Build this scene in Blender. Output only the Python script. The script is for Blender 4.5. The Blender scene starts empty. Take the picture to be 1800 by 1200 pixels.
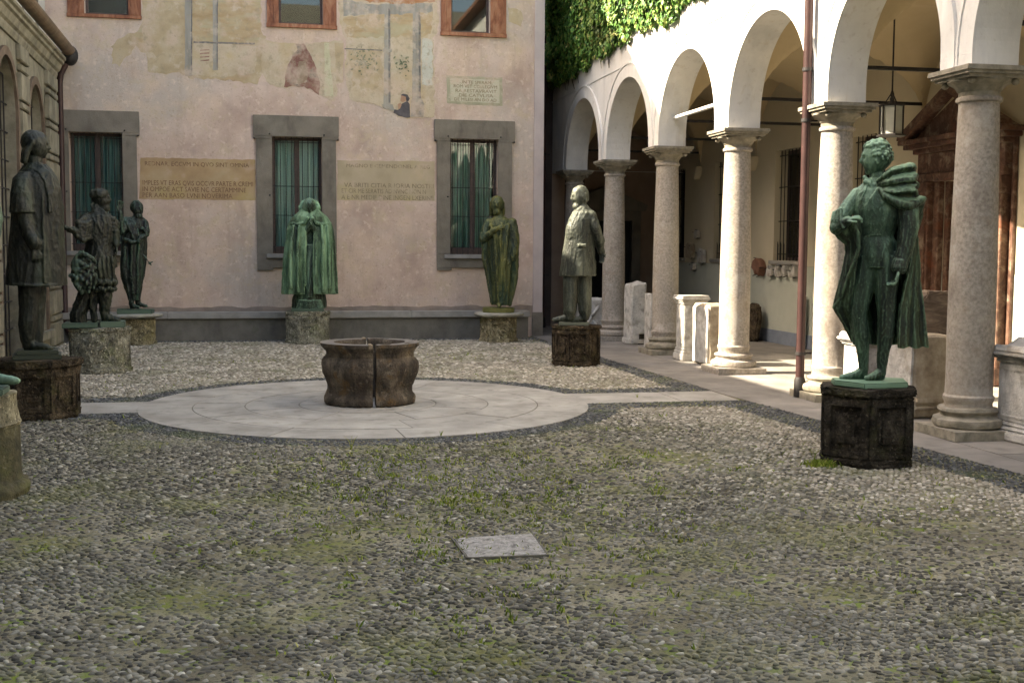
import bpy, bmesh, math, random
import numpy as np
from mathutils import Vector, Matrix, noise, Euler
random.seed(7); rng = np.random.default_rng(7)
C = bpy.context.scene.collection
PI = math.pi
# ------------------------------------------------------------------ camera
F = 2089.16; CAMH = 1.8
p_, y_, r_ = math.radians(4.476), math.radians(11.5613), math.radians(.3557)
fw = Vector((math.sin(y_)*math.cos(p_), math.cos(y_)*math.cos(p_), -math.sin(p_)))
rt0 = Vector((math.cos(y_), -math.sin(y_), 0)); up0 = rt0.cross(fw)
rt = rt0*math.cos(r_)+up0*math.sin(r_); up = up0*math.cos(r_)-rt0*math.sin(r_)
cam = bpy.data.cameras.new('camera'); cam.sensor_width = 36; cam.lens = F/1800*36; cam.clip_end = 500; cam.clip_start = .1
co = bpy.data.objects.new('camera', cam); C.objects.link(co)
co.matrix_world = Matrix(((rt.x, up.x, -fw.x, 0), (rt.y, up.y, -fw.y, 0), (rt.z, up.z, -fw.z, CAMH), (0, 0, 0, 1)))
bpy.context.scene.camera = co
def ray(px, py): return fw+rt*((px-900)/F)-up*((py-600)/F)
def facade(px, py, Y=23.8):      # measured point on the back facade (plane y = Y) -> (x, z)
    v = ray(px, py); t = Y/v.y; return (v.x*t, CAMH+v.z*t)
def ground(px, py, z=0):
    v = ray(px, py); t = (z-CAMH)/v.z; return (v.x*t, v.y*t)
# ------------------------------------------------------------------ light
sc = bpy.context.scene
w = bpy.data.worlds.new('World'); sc.world = w; w.use_nodes = True
nt = w.node_tree; bg = nt.nodes['Background']
sky = nt.nodes.new('ShaderNodeTexSky'); sky.sky_type = 'NISHITA'; sky.sun_disc = False
sd = Vector((-1, .19, .863)).normalized()
sky.sun_elevation = math.asin(sd.z); sky.sun_rotation = math.atan2(sd.x, sd.y)
sky.dust_density = 3; sky.air_density = 1.0; sky.ozone_density = .6
nt.links.new(sky.outputs[0], bg.inputs[0]); bg.inputs[1].default_value = SKY = .15
sl = bpy.data.lights.new('sun', 'SUN'); sl.energy = 4.4; sl.angle = math.radians(.5); sl.color = (1, .95, .86)
so = bpy.data.objects.new('sun', sl); C.objects.link(so); so.rotation_euler = sd.to_track_quat('Z', 'Y').to_euler()
sc.view_settings.view_transform = 'Standard'; sc.view_settings.look = 'None'; sc.view_settings.gamma = 1
sc.view_settings.exposure = 2.5
sc.view_settings.use_white_balance = True; sc.view_settings.white_balance_temperature = 7900; sc.view_settings.white_balance_tint = 11
sc.render.engine = 'CYCLES'
sc.cycles.max_bounces = 8; sc.cycles.diffuse_bounces = 5; sc.cycles.glossy_bounces = 3; sc.cycles.transparent_max_bounces = 12
# ------------------------------------------------------------------ tagging
def tag(o, label=None, cat=None, group=None, kind=None):
    if label: o['label'] = label
    if cat: o['category'] = cat
    if group: o['group'] = group
    if kind: o['kind'] = kind
    return o
def empty(name, loc=(0, 0, 0), rz=0, label=None, cat=None, group=None):
    o = bpy.data.objects.new(name, None); C.objects.link(o); o.location = loc; o.rotation_euler = (0, 0, rz); o.empty_display_size = .2
    return tag(o, label, cat, group)
# ------------------------------------------------------------------ mesh builder
class MB:
    def __init__(s): s.v = []; s.f = []; s.m = []; s.mi = 0
    def add(s, vs, fs):
        o = len(s.v); s.v += [tuple(v) for v in vs]; s.f += [tuple(i+o for i in f) for f in fs]; s.m += [s.mi]*len(fs); return s
    def box(s, x0, y0, z0, x1, y1, z1):
        return s.add([(x0,y0,z0),(x1,y0,z0),(x1,y1,z0),(x0,y1,z0),(x0,y0,z1),(x1,y0,z1),(x1,y1,z1),(x0,y1,z1)],
                     [(0,3,2,1),(4,5,6,7),(0,1,5,4),(1,2,6,5),(2,3,7,6),(3,0,4,7)])
    def prism(s, poly, fn, d0, d1):           # poly of (a,b), fn(a,b,d)->xyz
        n = len(poly); vs = [fn(a, b, d0) for a, b in poly]+[fn(a, b, d1) for a, b in poly]
        return s.add(vs, [tuple(range(n))[::-1], tuple(range(n, 2*n))]+[(i, (i+1) % n, n+(i+1) % n, n+i) for i in range(n)])
    def lathe(s, prof, c=(0, 0, 0), n=48, ph=0, cap=True):
        vs = []
        for r, z in prof:
            for k in range(n):
                a = 2*PI*k/n+ph; vs.append((c[0]+r*math.cos(a), c[1]+r*math.sin(a), c[2]+z))
        fs = [(i*n+k, i*n+(k+1) % n, (i+1)*n+(k+1) % n, (i+1)*n+k) for i in range(len(prof)-1) for k in range(n)]
        if cap: fs += [tuple(range(n))[::-1], tuple((len(prof)-1)*n+k for k in range(n))]
        return s.add(vs, fs)
    def tube(s, pts, r, n=8, cap=True):
        pts = [Vector(p) for p in pts]; rr = r if isinstance(r, (list, tuple)) else [r]*len(pts); vs = []
        ref = Vector((0, 0, 1)) if abs((pts[-1]-pts[0]).normalized().z) < .9 else Vector((1, 0, 0))
        for i, p in enumerate(pts):
            t = (pts[min(i+1, len(pts)-1)]-pts[max(i-1, 0)]).normalized(); a = t.cross(ref).normalized(); b = t.cross(a)
            for k in range(n):
                q = 2*PI*k/n; vs.append(p+(a*math.cos(q)+b*math.sin(q))*rr[i])
        m = len(pts); fs = [(i*n+k, (i+1)*n+k, (i+1)*n+(k+1) % n, i*n+(k+1) % n) for i in range(m-1) for k in range(n)]
        if cap: fs += [tuple(range(n)), tuple((m-1)*n+k for k in range(n))[::-1]]
        return s.add(vs, fs)
    def ball(s, c, r, n=14, m=9, rot=None, fn=None):
        r = r if isinstance(r, (list, tuple)) else (r, r, r); vs = []; c = Vector(c)
        def P(th, ph):
            d = Vector((math.sin(th)*math.cos(ph), math.sin(th)*math.sin(ph), math.cos(th)))
            k = fn(d) if fn else 1
            q = Vector((d.x*r[0], d.y*r[1], d.z*r[2]))*k
            if rot: q = rot @ q
            return c+q
        vs.append(P(0, 0))
        for i in range(1, m):
            for k in range(n): vs.append(P(PI*i/m, 2*PI*k/n))
        vs.append(P(PI, 0)); L = len(vs)-1
        fs = [(0, 1+k, 1+(k+1) % n) for k in range(n)]
        fs += [(1+i*n+k, 1+(i+1)*n+k, 1+(i+1)*n+(k+1) % n, 1+i*n+(k+1) % n) for i in range(m-2) for k in range(n)]
        fs += [(L, 1+(m-2)*n+(k+1) % n, 1+(m-2)*n+k) for k in range(n)]
        return s.add(vs, fs)
    def limb(s, pts, n=12):                   # pts (x,y,z,r) chain of tapered capsules
        for i, p in enumerate(pts):
            s.ball(p[:3], p[3], n, 8)
            if i: q = pts[i-1]; s.tube([q[:3], p[:3]], [q[3], p[3]], n)
        return s
    def loft(s, secs, n=72, k=0, seed=0, amp=None):   # secs: (cx,cy,z,rx,ry,amp)
        vs = []
        for j, q in enumerate(secs):
            cx, cy, z, rx, ry = q[:5]; a = q[5] if len(q) > 5 else 0; tx = q[6] if len(q) > 6 else 0
            for i in range(n):
                t = 2*PI*i/n; f = 0
                if a:
                    u = k*t+1.7*math.sin(2*t+seed)+.9*math.sin(3*t+seed*2.1)+.25*math.sin(z*3+seed)
                    f = a*(1-2*abs(math.sin(u/2))**.7)+.3*a*math.sin(2.3*k*t+seed+z*2)
                vs.append((cx+rx*(1+f)*math.cos(t), cy+ry*(1+f)*math.sin(t), z+tx*math.cos(t)))
        m = len(secs); fs = [(j*n+i, j*n+(i+1) % n, (j+1)*n+(i+1) % n, (j+1)*n+i) for j in range(m-1) for i in range(n)]
        fs += [tuple(range(n))[::-1], tuple((m-1)*n+i for i in range(n))]
        if secs[-1][2] < secs[0][2]: fs = [f[::-1] for f in fs]
        return s.add(vs, fs)
    def holes(s, u0, u1, v0, v1, hs, fn, depth):      # wall sheet with rectangular openings and reveals
        us = sorted({u0, u1} | {h[0] for h in hs} | {h[1] for h in hs}); vs_ = sorted({v0, v1} | {h[2] for h in hs} | {h[3] for h in hs})
        us = [u for u in us if u0 <= u <= u1]; vs_ = [v for v in vs_ if v0 <= v <= v1]
        for a, b in zip(us, us[1:]):
            for c, d in zip(vs_, vs_[1:]):
                mu, mv = (a+b)/2, (c+d)/2
                if any(h[0] < mu < h[1] and h[2] < mv < h[3] for h in hs): continue
                s.add([fn(a, c, 0), fn(b, c, 0), fn(b, d, 0), fn(a, d, 0)], [(0, 1, 2, 3)])
        for h in hs:
            a, b, c, d = h[:4]
            for (p, q) in (((a, c), (b, c)), ((b, c), (b, d)), ((b, d), (a, d)), ((a, d), (a, c))):
                s.add([fn(*p, 0), fn(*q, 0), fn(*q, depth), fn(*p, depth)], [(0, 1, 2, 3)])
        return s
    def mesh(s, name):
        me = bpy.data.meshes.new(name); me.from_pydata(s.v, [], s.f); me.validate(); return me
    def build(s, name, mats, parent=None, smooth=False, bevel=0, recalc=True, jit=0, cut=0):
        me = s.mesh(name)
        mats = mats if isinstance(mats, (list, tuple)) else [mats]
        for m in mats: me.materials.append(m)
        if len(mats) > 1 and len(me.polygons) == len(s.m): me.polygons.foreach_set('material_index', s.m)
        if recalc or cut or bevel:
            bm = bmesh.new(); bm.from_mesh(me)
            bmesh.ops.recalc_face_normals(bm, faces=bm.faces)
            if bevel: 
                es = [e for e in bm.edges if len(e.link_faces) == 2 and e.calc_face_angle(0) > .5]
                bmesh.ops.bevel(bm, geom=es, offset=bevel, segments=2, affect='EDGES', clamp_overlap=True)
            if cut:
                for _ in range(cut): bmesh.ops.subdivide_edges(bm, edges=bm.edges, cuts=1, use_grid_fill=True)
            if jit:
                for v in bm.verts:
                    q = v.co; v.co = q+Vector((noise.noise(q*4), noise.noise(q*4+Vector((9, 0, 0))), noise.noise(q*4+Vector((0, 9, 0)))))*jit+Vector((noise.noise(q*15), noise.noise(q*15+Vector((9, 0, 0))), noise.noise(q*15+Vector((0, 9, 0)))))*jit*.5+(Vector((noise.noise(q*38), noise.noise(q*38+Vector((9, 0, 0))), noise.noise(q*38+Vector((0, 9, 0)))))*jit*.55 if cut > 2 else Vector((0, 0, 0)))
            bm.to_mesh(me); bm.free()
        if smooth:
            me.polygons.foreach_set('use_smooth', [True]*len(me.polygons))
            if smooth != 2: me.set_sharp_from_angle(angle=math.radians(38))
        o = bpy.data.objects.new(name, me); C.objects.link(o); o.parent = parent
        return o
def sculpt(mb, name, m, parent, voxel=.01, sm=2, wrinkle=.0):
    """fuse overlapping shapes into one continuous skin"""
    me = mb.mesh('tmp'); o = bpy.data.objects.new('tmp', me); C.objects.link(o)
    r = o.modifiers.new('r', 'REMESH'); r.mode = 'VOXEL'; r.voxel_size = voxel
    if sm: q = o.modifiers.new('s', 'SMOOTH'); q.factor = .5; q.iterations = sm
    dg = bpy.context.evaluated_depsgraph_get(); dg.update()
    nm = bpy.data.meshes.new_from_object(o.evaluated_get(dg)); nm.name = name
    bpy.data.objects.remove(o); bpy.data.meshes.remove(me)
    if wrinkle:
        n = len(nm.vertices); co_ = np.empty(n*3); nm.vertices.foreach_get('co', co_); co_ = co_.reshape(-1, 3)
        no = np.empty(n*3); nm.vertices.foreach_get('normal', no); no = no.reshape(-1, 3)
        d = np.array([1.5*(.5-abs(noise.noise(Vector((c[0]*13, c[1]*13, c[2]*4.5)))*2.4))+1.0*(.4-abs(noise.noise(Vector((c[0]*30+5, c[1]*30, c[2]*14)))*2.2))+.5*noise.noise(Vector((c[0]*60, c[1]*60, c[2]*40))) for c in co_])
        nm.vertices.foreach_set('co', (co_+no*d[:, None]*wrinkle).ravel())
    nm.materials.clear(); nm.materials.append(m)
    nm.polygons.foreach_set('use_smooth', [True]*len(nm.polygons))
    o = bpy.data.objects.new(name, nm); C.objects.link(o); o.parent = parent; return o
def lettering(text, parent, loc, rot, size, m, width=None, name='lettering', align='LEFT'):
    cu = bpy.data.curves.new('txt', 'FONT'); cu.body = text; cu.size = size; cu.align_x = align; cu.extrude = .0015; cu.resolution_u = 2
    o = bpy.data.objects.new('txt', cu); C.objects.link(o)
    dg = bpy.context.evaluated_depsgraph_get(); dg.update()
    me = bpy.data.meshes.new_from_object(o.evaluated_get(dg)); bpy.data.objects.remove(o)
    xs = [v.co.x for v in me.vertices]; k = width/(max(xs)-min(xs)) if width else 1
    M4 = Matrix.Translation(loc) @ Euler(rot).to_matrix().to_4x4() @ Matrix.Diagonal((k, 1, 1, 1)); me.transform(M4)
    me.materials.clear(); me.materials.append(m); me.name = name
    o = bpy.data.objects.new(name, me); C.objects.link(o); o.parent = parent; return o
# ------------------------------------------------------------------ materials
def mat(name, ramp, scale=3, detail=8, rough=.85, bump=.3, bscale=40, stretch=(1, 1, 1), layers=(), metal=0, bdist=.01, spec=.3, island=0, dist=0, coord='Object', pits=0):
    m = bpy.data.materials.new(name); m.use_nodes = True; N = m.node_tree.nodes; L = m.node_tree.links
    b = N['Principled BSDF']; b.inputs['Roughness'].default_value = rough; b.inputs['Metallic'].default_value = metal
    b.inputs['Specular IOR Level'].default_value = spec
    tc = N.new('ShaderNodeTexCoord'); out = tc.outputs[coord]
    def mapped(st):
        if st == (1, 1, 1): return out
        mp = N.new('ShaderNodeMapping'); mp.inputs['Scale'].default_value = st; L.new(out, mp.inputs[0]); return mp.outputs[0]
    def nz(sc_, st=(1, 1, 1), det=8, ro=.6, di=0):
        t = N.new('ShaderNodeTexNoise'); t.inputs['Scale'].default_value = sc_; t.inputs['Detail'].default_value = det; t.inputs['Roughness'].default_value = ro; t.inputs['Distortion'].default_value = di
        L.new(mapped(st), t.inputs['Vector']); return t.outputs['Fac']
    def rampn(fac, stops):
        r = N.new('ShaderNodeValToRGB'); e = r.color_ramp.elements
        while len(e) < len(stops): e.new(.5)
        for q, (p, c) in zip(e, stops): q.position = p; q.color = (*c, 1) if len(c) == 3 else c
        L.new(fac, r.inputs[0]); return r.outputs[0]
    col = rampn(nz(scale, stretch, detail, .62, dist), ramp)
    for ly in layers:   # (colour, scale, lo, hi, strength, stretch[, detail])
        c, s_, lo, hi, stg = ly[:5]; st = ly[5] if len(ly) > 5 else (1, 1, 1)
        k = rampn(nz(s_, st, ly[6] if len(ly) > 6 else 7, .62), [(lo, (0, 0, 0)), (hi, (stg, stg, stg))])
        mx = N.new('ShaderNodeMix'); mx.data_type = 'RGBA'; L.new(k, mx.inputs[0]); L.new(col, mx.inputs[6]); mx.inputs[7].default_value = (*c, 1); col = mx.outputs[2]
    if island:
        g = N.new('ShaderNodeNewGeometry'); hs = N.new('ShaderNodeHueSaturation')
        mr = N.new('ShaderNodeMapRange'); mr.inputs[3].default_value = 1-island; mr.inputs[4].default_value = 1+island
        L.new(g.outputs['Random Per Island'], mr.inputs[0]); L.new(mr.outputs[0], hs.inputs['Value']); L.new(col, hs.inputs['Color']); col = hs.outputs[0]
    L.new(col, b.inputs['Base Color'])
    if bump:
        bp = N.new('ShaderNodeBump'); bp.inputs['Strength'].default_value = bump; bp.inputs['Distance'].default_value = bdist
        L.new(nz(bscale, det=5), bp.inputs['Height']); L.new(bp.outputs[0], b.inputs['Normal'])
        if pits:
            vo = N.new('ShaderNodeTexVoronoi'); vo.inputs['Scale'].default_value = pits; L.new(out, vo.inputs['Vector'])
            b2 = N.new('ShaderNodeBump'); b2.inputs['Strength'].default_value = .5; b2.inputs['Distance'].default_value = .02
            L.new(nz(pits, det=8, ro=.75), b2.inputs['Height']); L.new(bp.outputs[0], b2.inputs['Normal']); L.new(b2.outputs[0], b.inputs['Normal'])
    return m
def g(v, t=(1, 1, 1)): return (v*t[0], v*t[1], v*t[2])
PLAST = mat('pink_plaster', [(.3, (.40, .295, .245)), (.5, (.53, .405, .34)), (.7, (.62, .50, .43))], 1.3, 12, .95, .5, 45, layers=[
    ((.47, .42, .37), .5, .48, .62, .75), ((.62, .48, .36), 1.1, .52, .66, .65), ((.36, .26, .20), 2.5, .56, .70, .5, (1, 1, .25)), ((.50, .41, .28), 3.5, .54, .66, .5), ((.30, .23, .18), 22, .57, .68, .45), ((.36, .29, .245), 1.6, .56, .72, .35, (4, 4, .3)), ((.72, .60, .50), 9, .56, .68, .5), ((.36, .28, .24), 70, .58, .7, .4)])
PALEP = mat('pale_pilaster_plaster', [(.3, (.42, .36, .35)), (.7, (.54, .47, .45))], 1.5, 8, .9, .2, 50, layers=[((.3, .27, .27), 2, .55, .7, .4, (1, 1, .3))])
GSTONE = mat('grey_sandstone', [(.3, (.14, .125, .102)), (.5, (.18, .162, .135)), (.7, (.225, .205, .17))], 3.2, 11, .9, .6, 40, spec=.15, layers=[((.25, .22, .18), 1, .5, .66, .6), ((.085, .075, .062), 3, .54, .70, .6, (1, 1, .3)), ((.10, .09, .075), 40, .58, .7, .5)])
SILL = mat('pale_grey_stone', [(.3, (.22, .215, .20)), (.7, (.34, .33, .31))], 4, 8, .85, .3, 60, layers=[((.12, .115, .11), 2, .55, .7, .5)])
BENCH = mat('bench_stone', [(.3, (.12, .115, .10)), (.7, (.19, .18, .16))], 3, 9, .9, .4, 50, layers=[((.06, .06, .055), 2, .5, .7, .6, (1, 1, .5)), ((.09, .10, .06), 5, .58, .7, .4)])
REDM = mat('red_marble', [(.35, (.16, .055, .03)), (.5, (.29, .115, .06)), (.65, (.38, .19, .11))], 5, 9, .6, .15, 60, dist=1.5, stretch=(1, 1, .35), layers=[((.50, .36, .28), 3, .62, .75, .6), ((.12, .05, .035), 6, .6, .7, .6, (1, 1, .3))])
PORTM = mat('portal_marble', [(.35, (.055, .028, .02)), (.5, (.10, .05, .034)), (.65, (.16, .10, .07))], 5, 10, .55, .3, 60, dist=2, layers=[((.30, .24, .18), 5, .54, .66, .7), ((.045, .022, .016), 6, .52, .68, .7), ((.20, .07, .035), 3, .56, .68, .6)])
WOODF = mat('brown_window_wood', [(.3, (.05, .036, .032)), (.7, (.10, .07, .06))], 20, 6, .6, .2, 80)
IRON = mat('dark_iron', [(.3, (.012, .011, .012)), (.7, (.03, .026, .024))], 20, 5, .6, .3, 120, spec=.4)
PIPE = mat('brown_painted_pipe', [(.3, (.030, .014, .013)), (.7, (.055, .026, .024))], 6, 6, .45, .15, 60, layers=[((.04, .02, .02), 5, .6, .8, .5, (1, 1, .3))])
DARKR = mat('dark_room', [(.3, (.012, .014, .014)), (.7, (.02, .022, .022))], 3, 3, .95, 0)
CURT = mat('teal_curtain', [(.34, (.08, .16, .14)), (.46, (.28, .44, .39)), (.56, (.75, .84, .79))], 3, 4, .8, 0, stretch=(9, 9, .25))
CURTB = mat('blue_grey_curtain', [(.34, (.06, .12, .14)), (.46, (.22, .36, .39)), (.56, (.60, .72, .74))], 3, 4, .8, 0, stretch=(9, 9, .25))
ARC = mat('white_arcade_plaster', [(.35, (.62, .61, .58)), (.65, (.76, .75, .72))], 1.2, 11, .9, .3, 30, layers=[((.46, .47, .47), 1.4, .50, .66, .55, (1, 1, .35)), ((.50, .44, .36), 3, .56, .70, .45, (3, 3, .4)), ((.42, .38, .33), 12, .60, .7, .35)])
VAULT = mat('ochre_vault_plaster', [(.3, (.44, .35, .215)), (.7, (.52, .42, .27))], .8, 7, .95, .12, 40, layers=[((.36, .29, .19), 1.5, .55, .75, .4)])
PWALL = mat('cream_portico_wall', [(.3, (.50, .45, .33)), (.7, (.58, .52, .40))], 1, 7, .95, .15, 40, layers=[((.42, .38, .29), 2, .56, .72, .4)])
DADO = mat('grey_green_dado', [(.3, (.40, .42, .36)), (.7, (.50, .52, .45))], 1.2, 7, .9, .1, 40, layers=[((.34, .35, .31), 2, .56, .72, .4)])
SKIRT = mat('blue_grey_skirting', [(.3, (.16, .19, .24)), (.7, (.24, .28, .34))], 3, 6, .8, .2, 40)
GRAN = mat('column_granite', [(.35, (.235, .21, .18)), (.5, (.32, .29, .255)), (.65, (.40, .365, .32))], 30, 11, .85, .5, 90, spec=.15, coord='Object',  layers=[((.46, .40, .32), 1.2, .5, .7, .5), ((.15, .12, .10), 1.6, .55, .68, .65, (1, 1, .5)), ((.50, .48, .45), 3, .56, .7, .5), ((.26, .20, .15), 5, .58, .68, .5)])
CAPM = mat('weathered_capital', [(.35, (.17, .155, .12)), (.65, (.33, .30, .24))], 9, 8, .85, .4, 60, layers=[((.12, .115, .09), 6, .55, .7, .5)])
WHM = mat('white_marble', [(.35, (.34, .335, .32)), (.5, (.50, .49, .465)), (.65, (.62, .61, .58))], 6, 9, .75, .4, 50, pits=18, layers=[((.22, .205, .18), 5, .53, .64, .7), ((.36, .31, .24), 2, .5, .66, .6), ((.16, .15, .13), 25, .60, .68, .6)])
WARM = mat('warm_stained_marble', [(.35, (.26, .21, .155)), (.5, (.38, .32, .24)), (.65, (.48, .42, .33))], 6, 9, .8, .4, 50, pits=18, layers=[((.20, .14, .09), 4, .56, .70, .6)])
BROWNB = mat('brown_veined_marble', [(.35, (.075, .055, .042)), (.5, (.14, .105, .08)), (.65, (.25, .20, .155))], 2.5, 9, .7, .3, 50, stretch=(1, 1, 4), dist=.8, layers=[((.10, .07, .05), 5, .58, .70, .6)])
WELLM = mat('rusty_brown_wellhead_stone', [(.38, (.05, .037, .027)), (.5, (.098, .076, .055)), (.62, (.18, .145, .105))], 4, 12, .8, .9, 40, pits=20, bdist=.02, dist=.4, stretch=(1, 1, .6), layers=[((.15, .085, .03), 5, .54, .64, .7), ((.018, .016, .014), 3, .50, .62, .75, (1, 1, .5)), ((.24, .20, .15), 12, .58, .66, .6), ((.02, .018, .015), 30, .56, .66, .6)])
WELLT = mat('worn_rim_stone', [(.4, (.08, .072, .062)), (.6, (.21, .195, .175))], 14, 10, .5, .3, 50)
def pedm(name, a, b, moss, dark=.6): return mat(name, [(.38, g(.75, a)), (.62, g(1.1, b))], 7, 12, .92, 1, 35, pits=26, bdist=.035, spec=.12, layers=[(g(.35, a), 4, .48, .62, dark), (moss, 3, .55, .70, .75), (tuple(min(1, 2.2*c) for c in b), 30, .58, .66, .7), ((.012, .011, .009), 34, .55, .64, .7), ((.012, .011, .009), 3, .56, .66, .6, (1, 1, .3))])
PED_DK = pedm('dark_mossy_pedestal', (.028, .024, .018), (.065, .055, .042), (.06, .06, .024), .8)
PED_BR = pedm('brown_lichen_pedestal', (.042, .031, .020), (.10, .076, .05), (.08, .072, .03), .8)
PED_YL = pedm('yellow_lichen_pedestal', (.22, .195, .125), (.38, .335, .22), (.26, .24, .09), .5)
PED_GR = pedm('grey_green_pedestal', (.18, .175, .135), (.34, .33, .26), (.19, .21, .10), .45)
DISC = mat('pale_paving_granite', [(.35, (.25, .235, .205)), (.5, (.32, .305, .27)), (.65, (.38, .36, .32))], 2, 12, .9, .4, 90, spec=.12, island=.09, layers=[((.19, .18, .16), 1.2, .5, .7, .5), ((.36, .35, .33), 60, .55, .7, .3), ((.13, .122, .10), 5, .56, .70, .55), ((.10, .095, .08), 90, .60, .7, .5)])
PAVE = mat('portico_paving', [(.3, (.15, .14, .125)), (.5, (.21, .195, .175)), (.7, (.27, .25, .225))], 1.6, 10, .8, .3, 60, island=.10, layers=[((.10, .095, .085), 2.2, .54, .7, .6), ((.30, .27, .23), 4, .58, .72, .4)])
JOINT = mat('joint_dirt', [(.3, (.10, .09, .07)), (.7, (.15, .14, .11))], 20, 6, .95, .3, 90)
def bronze(name, dk, md, lt, a=.45, b=.60, extra=(), top_highlight=.55):
    m = mat(name, [(a-.06, dk), ((a+b)/2, md), (b+.08, lt)], 5, 9, .55, .45, 70, stretch=(1, 1, .22), metal=.25, spec=.5, dist=.5,
            layers=[(g(.35, dk), 3.2, .53, .66, .8, (1, 1, .5)), (lt, 26, .60, .70, .35, (1, 1, .5))]+list(extra))
    N = m.node_tree.nodes; L = m.node_tree.links; b_ = N['Principled BSDF']     # bare worn ridges keep a paler verdigris
    ge = N.new('ShaderNodeNewGeometry'); r = N.new('ShaderNodeMapRange'); r.inputs[1].default_value = .505; r.inputs[2].default_value = .57; r.inputs[4].default_value = .85
    L.new(ge.outputs['Pointiness'], r.inputs[0]); mx = N.new('ShaderNodeMix'); mx.data_type = 'RGBA'
    src = b_.inputs['Base Color'].links[0].from_socket; L.new(r.outputs[0], mx.inputs[0]); L.new(src, mx.inputs[6]); mx.inputs[7].default_value = (*lt, 1)
    sx = N.new('ShaderNodeSeparateXYZ'); L.new(ge.outputs['Normal'], sx.inputs[0])      # up-facing surfaces get paler verdigris, which also paints in their highlights
    q = N.new('ShaderNodeMapRange'); q.inputs[1].default_value = .25; q.inputs[2].default_value = .85; q.inputs[4].default_value = top_highlight; L.new(sx.outputs['Z'], q.inputs[0])
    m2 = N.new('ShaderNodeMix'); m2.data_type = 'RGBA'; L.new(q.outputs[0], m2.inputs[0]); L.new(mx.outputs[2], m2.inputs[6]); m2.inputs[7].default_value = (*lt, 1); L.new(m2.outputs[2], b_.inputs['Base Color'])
    return m
def glass():
    m = bpy.data.materials.new('window_glass'); m.use_nodes = True; N = m.node_tree.nodes; L = m.node_tree.links
    N.remove(N['Principled BSDF']); o = N['Material Output']
    t = N.new('ShaderNodeBsdfTransparent'); t.inputs[0].default_value = (.75, .85, .82, 1); gl = N.new('ShaderNodeBsdfGlossy'); gl.inputs['Roughness'].default_value = .02
    fr = N.new('ShaderNodeFresnel'); fr.inputs[0].default_value = 1.6; mx = N.new('ShaderNodeMixShader')
    nz = N.new('ShaderNodeTexNoise'); nz.inputs['Scale'].default_value = 3; bp = N.new('ShaderNodeBump'); bp.inputs['Strength'].default_value = .012; L.new(nz.outputs[0], bp.inputs['Height']); 
    L.new(fr.outputs[0], mx.inputs[0]); L.new(t.outputs[0], mx.inputs[1]); L.new(gl.outputs[0], mx.inputs[2]); L.new(mx.outputs[0], o.inputs[0]); return m
GLASS = glass()
# ================================================================== GROUND
DC = (1.1, 13.62); DR = 2.53; PY0, PY1 = 13.28, 14.2
def xin(y): return 5.12+np.maximum(0, 13-y)*.072
def xout(y): return 5.52+np.maximum(0, 14-y)*.078-np.maximum(0, y-15)*.03
def region(x, y):      # 0 gravel 1 dark band 2 slabs / paving
    d = np.hypot(x-DC[0], y-DC[1]); r = np.zeros_like(x, dtype=int)
    r[(x > xin(y)) | (d < DR+.34) | ((y > PY0-.42) & (y < PY1+.46)) | (y > 22.95)] = 1
    # flared corners where the band leaves the ring for the path
    fl = (np.abs(y-13.74) < .9+.0*x) & (d < DR+.34+.55*np.clip(1-np.abs(np.abs(y-13.74)-.9)/.9, 0, 1))
    r[fl] = 1
    r[(d < DR) | ((y > PY0) & (y < PY1)) | (x > xout(y))] = 2
    return r
gm = mat('earth_and_moss_joints', [(.35, (.115, .10, .066)), (.5, (.21, .19, .13)), (.65, (.33, .30, .215))], 1.6, 14, .95, .8, 160, bdist=.01, spec=.08,
    layers=[((.045, .038, .024), 60, .50, .62, .75), ((.16, .165, .045), 1.1, .50, .64, .6), ((.14, .20, .025), 7, .54, .63, .75), ((.22, .21, .17), 120, .60, .68, .7), ((.16, .145, .115), .7, .52, .68, .6)])
mb = MB(); mb.add([(-40, -30, 0), (40, -30, 0), (40, 60, 0), (-40, 60, 0)], [(0, 1, 2, 3)])
tag(mb.build('ground', gm, recalc=False), kind='structure')
# dirt under slabs
mb = MB(); n = 96
mb.add([(DC[0]+DR*math.cos(2*PI*i/n), DC[1]+DR*math.sin(2*PI*i/n), .0095) for i in range(n)], [tuple(range(n))])
tag(mb.build('disc_bedding', JOINT, recalc=False), kind='structure')
# stone disc of ring slabs
mb = MB(); gp = .006
rings = [(0.0, .78, 6), (.78, 1.38, 8), (1.38, 1.95, 10), (1.95, DR, 12)]
for ri, (r0, r1, ns) in enumerate(rings):
    for k in range(ns):
        a0 = 2*PI*(k+.37*ri)/ns; a1 = 2*PI*(k+1+.37*ri)/ns; st = 14; zt = .014+random.uniform(-.0015, .0015)
        ro = r1-(gp if r1 < DR else 0); rn = r0+gp if r0 else .02
        o_ = [(DC[0]+ro*math.cos(a0+(gp/ro)+(a1-a0-2*gp/ro)*i/st), DC[1]+ro*math.sin(a0+gp/ro+(a1-a0-2*gp/ro)*i/st)) for i in range(st+1)]
        i_ = [(DC[0]+rn*math.cos(a0+(gp/rn)+(a1-a0-2*gp/rn)*i/st), DC[1]+rn*math.sin(a0+gp/rn+(a1-a0-2*gp/rn)*i/st)) for i in range(st+1)][::-1] if r0 else [DC]
        mb.prism(o_+i_, lambda a, b, d: (a, b, d), .0045, zt)
tag(mb.build('stone_disc', DISC), kind='structure')
mb = MB()
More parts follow.
